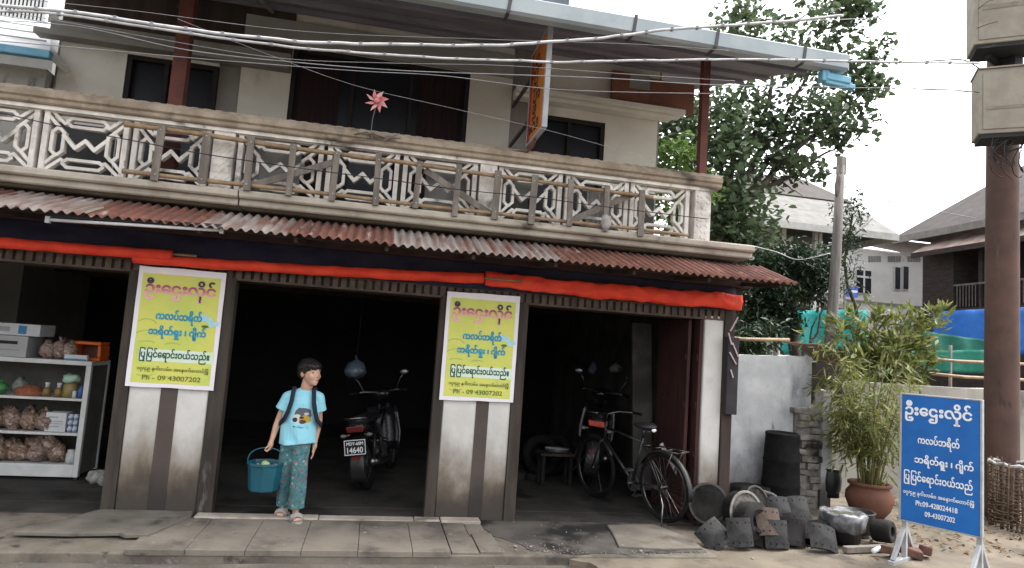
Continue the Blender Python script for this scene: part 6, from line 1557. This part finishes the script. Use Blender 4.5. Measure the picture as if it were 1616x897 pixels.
# yellow-green bamboo bush behind the yard wall
b0 = at(1385, 610, 3.0); t = thing('bamboo_bush', 'tall yellow-green bushy bamboo growing behind the yard wall', 'bush', (b0.x, b0.y, 0))
m = MB(); lp = []; ld = []; rr = random.Random(33)
for i, (px, py) in enumerate(((1300, 560), (1320, 520), (1350, 505), (1385, 495), (1420, 500), (1455, 500), (1485, 492), (1330, 570), (1440, 545), (1400, 540), (1365, 560), (1470, 560), (1340, 590), (1300, 600), (1430, 580))):
    e = at(px, py, 2.7 + rr.random() * .8); s_ = Vector((b0.x + rr.gauss(0, .3), b0.y + rr.gauss(0, .2), .2)); mid = s_.lerp(e, .6) + Vector((0, 0, .25)); pts = []
    for k in range(11): u = k / 10; pts.append(s_ * (1 - u) ** 2 + mid * 2 * u * (1 - u) + e * u * u)
    m.tube(pts, [.016 * (1 - .08 * k) for k in range(11)], 5); d = (pts[-1] - pts[-3]).normalized()
    for k in range(4, 11):
        for q in range(5): lp.append(pts[k] + Vector((rr.gauss(0, .07), rr.gauss(0, .07), rr.gauss(0, .06)))); ld.append((d + Vector((rr.gauss(0, .6), rr.gauss(0, .6), rr.gauss(.05, .4)))).normalized())
m.build('stem', MATS['bamboo_stem'], t)
half = len(lp) // 2
leaf_mesh('foliage', leaf_bam, t, lp[::2], .24, 5, .22, 1, .2, 11, dirs=ld[::2], jit=.15)
leaf_mesh('lower_foliage', leaf_bam2, t, lp[1::2], .23, 6, .24, 1, .2, 12, dirs=ld[1::2], jit=.25)
# feathery crown on the leaning sapling beside the old post
s0 = at(1345, 345, 6); t = thing('sapling', 'slim sapling with a feathery tuft behind the old grey post', 'tree', (s0.x - .1, s0.y, 0))
m = MB(); limb(m, (s0.x - .1, s0.y, -.05), s0 + Vector((0, 0, .1)), .06, .02, 5); m.build('trunk', bark, t)
leaf_mesh('crown', leaf_dark, t, crown_pts([(1342, 335, 6, 22, 32, 60), (1335, 380, 6, 18, 25, 30), (1325, 430, 6, 25, 40, 60)], R_), .13, 8, .22, 1.4, .2, 14)
# old grey post
p0 = at(1310, 545, 4.0); p1 = at(1327, 262, 4.0)
t = thing('old_post', 'weathered grey timber post with a dark knob and rag near its top', 'post', (p0.x, p0.y, 0))
MB().tube([(p0.x - .06, p0.y, -.1), p0, p0.lerp(p1, .5) + Vector((.015, 0, 0)), p1], [.105, .10, .085, .07], 12).build('shaft', post_m, t)
MB().obox(p1 + Vector((.01, 0, -.0)), (.15, .12, .34), (0, .05, .3)).build('head', post_m, t, bevel=.02)
m = MB().ell(p1 + Vector((-.09, -.05, -.36)), (.05, .05, .22), (0, .12, 0), wob=.4, seed=2); m.build('rag', wood_gr, t)

# ------------------------------------------------------------------ nets, tarps and rails between the yards
def net(name, label, cat, pts, mt, th=.02, wav=.05):
    (a, b, c, d) = pts; m = MB(); nx, nz = 30, 8; vs = []
    for j in range(nz + 1):
        for i in range(nx + 1):
            u, v = i / nx, j / nz; p = a.lerp(b, u).lerp(d.lerp(c, u), v); vs.append(p + Vector((0, wav * math.sin(u * 19 + v), wav * .5 * mnoise.noise(Vector((u * 6, v, 3))))))
    m.add(vs, [(j * (nx + 1) + i, j * (nx + 1) + i + 1, (j + 1) * (nx + 1) + i + 1, (j + 1) * (nx + 1) + i) for j in range(nz) for i in range(nx)], True)
    o = m.build(name, mt, fixn=False); o.modifiers.new('t', 'SOLIDIFY').thickness = th
    return setp(o, label, cat)
def q4(px0, py0, px1, py1, y, zlow=None, y1=None):
    y1 = y1 or y; a, b = at(px0, py0, y), at(px1, py0, y1)
    c, d = at(px1, py1, y1), at(px0, py1, y); return [d, c, b, a]
net('shade_net', 'teal shade net fence behind the dark tree', 'net', q4(1232, 490, 1370, 560, 9), teal_net)
net('green_net', 'green shade net strung low behind the bamboo bush', 'net', [at(1400, 585, 5), at(1570, 590, 5), at(1570, 552, 5), at(1400, 555, 5)], green_net, wav=.02)
net('green_net', 'darker sagging green net above the low green net', 'net', [at(1440, 556, 6), at(1580, 562, 6), at(1575, 540, 6), at(1440, 520, 6)], M('deep_green_net', (.012, .12, .09), (.01, .085, .065), 5, .8), wav=.025)
net('blue_tarpaulin', 'bright blue tarpaulin screen below the dark wooden house', 'tarpaulin', [at(1470, 560, 14), at(1700, 560, 11), at(1700, 480, 11), at(1478, 492, 14)], blue_sheet, wav=.08)
for i, (a, b, y, lab) in enumerate((((1100, 528), (1245, 537), 2.4, 'bamboo rail crossing the dark foliage behind the limewashed wall'), ((1395, 560), (1620, 575), 4, 'long pale bamboo rail in front of the green nets, the upper one'), ((1420, 585), (1620, 600), 3.4, 'long pale bamboo rail lying along the yard wall top, the lower one'))):
    A, B_ = at(*a, y), at(*b, y); setp(MB().tube([A, A.lerp(B_, .5) + Vector((0, 0, -.03)), B_], .028, 8).build('bamboo_rail', bamboo_m), lab, 'pole', 'bamboo rails behind the yard wall')
m = MB()
for i, px in enumerate((1420, 1500, 1560)): a = at(px, 545, 5); m.tube([(a.x, a.y, 0), (a.x, a.y, a.z)], .03, 8)
setp(m.build('net_stake', wood_gr), 'thin stakes carrying the green nets', 'stakes')

# ------------------------------------------------------------------ houses behind
def slab4(pts, th, m=None):
    m = m or MB(); n = (pts[1] - pts[0]).cross(pts[2] - pts[1]).normalized() * th
    if n.z > 0: n = -n
    return m.add(list(pts) + [p + n for p in pts], [(0, 1, 2, 3), (7, 6, 5, 4), (0, 4, 5, 1), (1, 5, 6, 2), (2, 6, 7, 3), (3, 7, 4, 0)])
# grey-roofed house
yA = 16.0; A0 = at(1165, 345, yA); A1 = at(1402, 372, yA); zE = (A0.z + A1.z) / 2; zE = at(1300, 360, yA).z
t = thing('grey_roofed_house', 'two-storey house with a grey hipped roof and a shaded upper veranda', 'house', ((A0.x + A1.x) / 2, yA + 4, 0))
xa, xb = A0.x, A1.x
MB().box(xa + .9, xb - 1.4, yA + 2.0, yA + 8, 0, zE).build('wall', hw_grey, t)
MB().box(xa + .9, xb - 1.4, yA + .5, yA + 2.0, zE - 3.0, zE - 2.8).build('veranda_floor', hw_grey, t)
a = at(1213, 400, yA + .4); MB().box(xa + .9, a.x + .35, yA + .45, yA + 2.0, 0, zE).build('end_wall', M('cream_house_wall', (.36, .345, .30), (.28, .27, .235), 1, .9, coord='World'), t)
for px in (1236, 1288, 1293): a = at(px, 385, yA + .5); MB().box(a.x - .09, a.x + .09, yA + .45, yA + .62, 0, zE).build('column', hw_white, t)
rp = [(xa - .2, yA - .4), (xb + .1, yA - .4), (xb + .1, yA + 9), (xa - .2, yA + 9)]
g0 = at(1214, 312, yA + 3); g1 = at(1338, 325, yA + 3); zm = zE + 2.0
q_ = [Vector((x, y, zE)) for x, y in rp]; mid = [Vector((xa + 2.2, yA + 3, zm)), Vector((g1.x, yA + 3, zm)), Vector((g1.x, yA + 6, zm)), Vector((xa + 2.2, yA + 6, zm))]
m = MB()
for i in range(4): slab4([q_[i], q_[(i + 1) % 4], mid[(i + 1) % 4], mid[i]], .06, m)
rfA = m.build('roof', roof_g, t)
m = MB()
for i in range(4):
    a, b = q_[i], q_[(i + 1) % 4]; m.bar(a + Vector((0, 0, -.14)), b + Vector((0, 0, -.14)), .10, .26)
m.build('fascia', M('pale_fascia', (.44, .44, .42), (.34, .34, .32), 3, .7, coord='World'), rfA)
zr = at(1263, 283, yA + 4.5).z
r0, r1 = Vector((at(1238, 290, yA + 4.5).x - 2, yA + 4.5, zr)), Vector((at(1268, 285, yA + 4.5).x, yA + 4.5, zr))
m = MB(); slab4([mid[0] + Vector((-.3, -.2, -.05)), mid[1] + Vector((.2, -.2, -.05)), r1, r0], .06, m); slab4([mid[2] + Vector((.2, .2, -.05)), mid[3] + Vector((-.3, .2, -.05)), r0, r1], .06, m)
m.add([mid[1] + Vector((.1, -.1, -.05)), mid[2] + Vector((.1, .1, -.05)), r1], [(0, 1, 2)]); m.build('upper_roof', roof_d, rfA, fixn=False)
a = at(1236, 440, yA + 1.9); m = MB()
for px in (1250, 1272): a = at(px, 430, yA + 1.95); MB().box(a.x - .45, a.x + .45, yA + 1.9, yA + 1.99, zE - 2.6, zE - .7).build('window', glass_dk, t)
# white two-storey house
yB = 24.0; b0, b1 = at(1338, 400, yB), at(1475, 402, yB); zT = at(1400, 405, yB).z + .35
t = thing('white_house', 'white rendered house with narrow dark windows and vent slots under the eaves', 'house', ((b0.x + b1.x) / 2, yB + 3, 0))
MB().box(b0.x, b1.x, yB, yB + 7, 0, zT + .6).build('wall', hw_white, t)
def bwin(px0, py0, px1, py1, mull):
    a, b = at(px0, py0, yB), at(px1, py1, yB); f = MB().box(a.x - .06, b.x + .06, yB - .05, yB - .003, b.z - .06, a.z + .06).build('window', white_p, t)
    MB().box(a.x, b.x, yB - .075, yB - .052, b.z, a.z).build('pane', glass_dk, f)
    if mull: MB().box((a.x + b.x) / 2 - .05, (a.x + b.x) / 2 + .05, yB - .09, yB - .077, b.z, a.z).box(a.x, b.x, yB - .094, yB - .078, (a.z + b.z) / 2 + .2, (a.z + b.z) / 2 + .3).build('glazing_bar', white_p, f)
bwin(1351, 426, 1373, 464, True); bwin(1412, 422, 1419, 457, False); bwin(1425, 421, 1432, 457, False)
for px in (1370, 1401, 1432): 
    m = MB()
    for k in range(5): a = at(px + k * 4.2, 409, yB); m.box(a.x, a.x + .13, yB - .02, yB - .002, a.z - .16, a.z + .16)
    m.build('vent_slot', hw_grey, t)
a, b = at(1340, 398, yB), at(1480, 404, yB); MB().box(a.x - .2, b.x, yB - .06, yB - .004, at(1400, 480, yB).z - .05, at(1400, 480, yB).z + .05).build('string_course', hw_grey, t)
m = MB(); slab4([Vector((b0.x - .6, yB - .8, zT + .55)), Vector((b1.x + 2, yB - .8, zT + .55)), Vector((b1.x + 2, yB + 5, zT + 2.1)), Vector((b0.x - .6, yB + 5, zT + 2.1))], .08, m); m.build('roof', roof_r, t)
a, b = at(1349, 372, 20), at(1405, 372, 20); m = MB(); slab4([Vector((a.x - .4, 19.5, a.z - .65)), Vector((b.x + .1, 19.5, a.z - .65)), Vector((b.x - .6, 22.5, a.z + .25)), Vector((a.x - .4, 22.5, a.z + .25))], .06, m)
m.build('porch_roof', roof_w, t)
a, b = at(1336, 452, 15), at(1354, 470, 15); t = thing('shop_sign', 'small blue and white sign beside the white house window', 'sign', (a.x, 15, b.z)); MB().box(a.x, b.x, 15, 15.05, b.z, a.z).build('panel', M('small_blue_sign', (.05, .10, .42), (.06, .12, .45), 4), t); MB().box(a.x + .04, b.x - .04, 14.985, 14.998, (a.z + b.z) / 2 - .02, (a.z + b.z) / 2 + .06).build('pale_stripe', white_p, t); MB().box(a.x - .08, a.x - .02, 15, 15.06, 0, a.z + .1).build('post', hw_grey, t)
# dark wooden house along the side lane
t = thing('dark_wooden_house', 'dark wooden house with a brown roof, rusty lean-to roof and railed gallery', 'house', (28, 16, 0))
XC = 24.8; zl = 7.45; z_r = at(1520, 446, 18).z
MB().box(XC + 1.6, 36, 9, 20.0, 0, 8.3).build('wall', hw_wood, t)
MB().box(XC, XC + 1.6, 18.3, 20.0, 0, zl).build('end_wall', hw_wood, t)
MB().box(XC, XC + 1.6, 9, 18.3, 0, 4.75).build('gallery_base', hw_wood, t)
for y in (16.9, 13.5, 11.0): MB().box(XC + .02, XC + .2, y, y + .18, 4.75, zl).build('gallery_post', hw_wood, t)
m = MB().box(XC, XC + .08, 9, 18.3, 5.72, 5.80)
for k in range(60): m.box(XC + .02, XC + .05, 9.1 + k * .153, 9.13 + k * .153, 4.8, 5.72)
m.build('railing', M('grey_rail', (.16, .15, .14), (.10, .095, .09), 5, .8, coord='World'), t)
m = MB(); slab4([Vector((XC - .7, 8.5, zl - .1)), Vector((XC - .7, 19.9, zl - .1)), Vector((XC + 2.0, 19.9, zl + 1.4)), Vector((XC + 2.0, 8.5, zl + 1.4))], .08, m); o = m.build('lean_to_roof', roof_r, t)
MB().box(XC - .74, XC - .66, 8.5, 19.9, zl - .34, zl - .12).build('fascia', hw_wood, o)
m = MB(); slab4([Vector((XC - .3, 8, 8.35)), Vector((XC - .3, 21.5, 8.35)), Vector((XC + 5, 19, 12.2)), Vector((XC + 5, 8, 12.2))], .1, m); slab4([Vector((XC - .3, 21.5, 8.35)), Vector((36, 21.5, 8.35)), Vector((36, 19, 12.2)), Vector((XC + 5, 19, 12.2))], .1, m); o = m.build('roof', roof_d, t)
MB().box(XC - .35, XC - .25, 8, 21.5, 8.05, 8.36).build('fascia', M('grey_fascia', (.20, .185, .17), (.14, .13, .12), 3, .8, coord='World'), o)
MB().box(XC + 1.0, XC + 1.6, 9, 20, 7.9, 8.3).build('upper_wall', hw_wood, t)
# thin lines across the sky to the houses
cable([(1365, 312), (1440, 326), (1540, 345)], 8, .010, wire_g, 'thin wire from the feathery sapling to the brown roof')
cable([(1300, 390), (1350, 370), (1400, 320), (1412, 308)], 8, .010, wire_g, 'thin stay wire rising behind the old grey post')
cable([(1185, 388), (1225, 398), (1260, 410), (1310, 400)], 4.4, .010, wire_w, 'pale cable looping across the dark tree towards the old post')
cable([(1140, 40), (1200, 35), (1300, 32), (1400, 28)], 2.5, .006, wire_w, 'pale cable vanishing into the broadleaf tree\'s crown')
cable([(1440, 140), (1500, 142), (1545, 146)], 0.0, .006, wire_k, 'short black service wire at the lower beige box')
cable([(1440, 98), (1480, 96), (1520, 95), (1545, 108)], 0.0, .008, wire_k, 'knotted black service wire between the two beige boxes')
# ------------------------------------------------------------------ neighbour on the left
nl = thing('left_neighbour_house', 'neighbouring house at the left with white tin roof, blue gutter and mould-stained wall', 'house', (-6, 2, 2.72))
e0, e1 = Vector((-8, .62, 4.14)), Vector((-3.46, .62, 4.14)); 
MB().box(-9, -3.47, .9, 8, 2.72, 4.12).build('wall', mold_wall, nl)
m = MB(); slab4([Vector((-9, .55, 4.17)), Vector((-3.30, .55, 4.17)), Vector((-4.3, 2.6, 5.3)), Vector((-9, 2.6, 5.3))], .05, m); slab4([Vector((-3.30, .55, 4.17)), Vector((-3.30, 5, 4.17)), Vector((-4.3, 2.7, 5.3)), Vector((-4.3, 2.6, 5.3))], .05, m); o = m.build('roof', roof_w, nl)
m = MB()
for k in range(4):
    u = .25 + k * .22; m.bar(Vector((-9, .55 + 2.05 * u, 4.19 + 1.13 * u)), Vector((-3.34 - u, .55 + 2.05 * u, 4.19 + 1.13 * u)), .02, .012)
m.build('roof_seam', paint_gy, o)
g_ = MB().box(-9, -3.26, .46, .54, 4.085, 4.165).build('gutter', gutter_b, nl, bevel=.01)
MB().box(-3.86, -3.82, .43, .545, 4.04, 4.175).build('gutter_bracket', strap_m, g_)
nb = thing('left_balcony', 'white balustrade of a farther building above the white tin roof', 'balustrade', (-5.2, 4.0, 6.0))
a, b = at(-60, 0, 4), at(75, 35, 4)
m = MB()
for k in range(22):
    x = a.x + (b.x - a.x) * k / 22; m.obox((x, 4.0, b.z + .25), (.07, .07, .9), (0, .0, 0))
m.build('baluster', white_p, nb)
MB().box(a.x - 1, b.x, 3.92, 4.08, b.z + .70, b.z + .80).box(a.x - 1, b.x, 3.92, 4.08, b.z - .25, b.z - .15).build('rail', white_p, nb)
MB().box(a.x - 2, b.x, 4.3, 9, 0, b.z + .3).build('wall', hw_grey, nb)
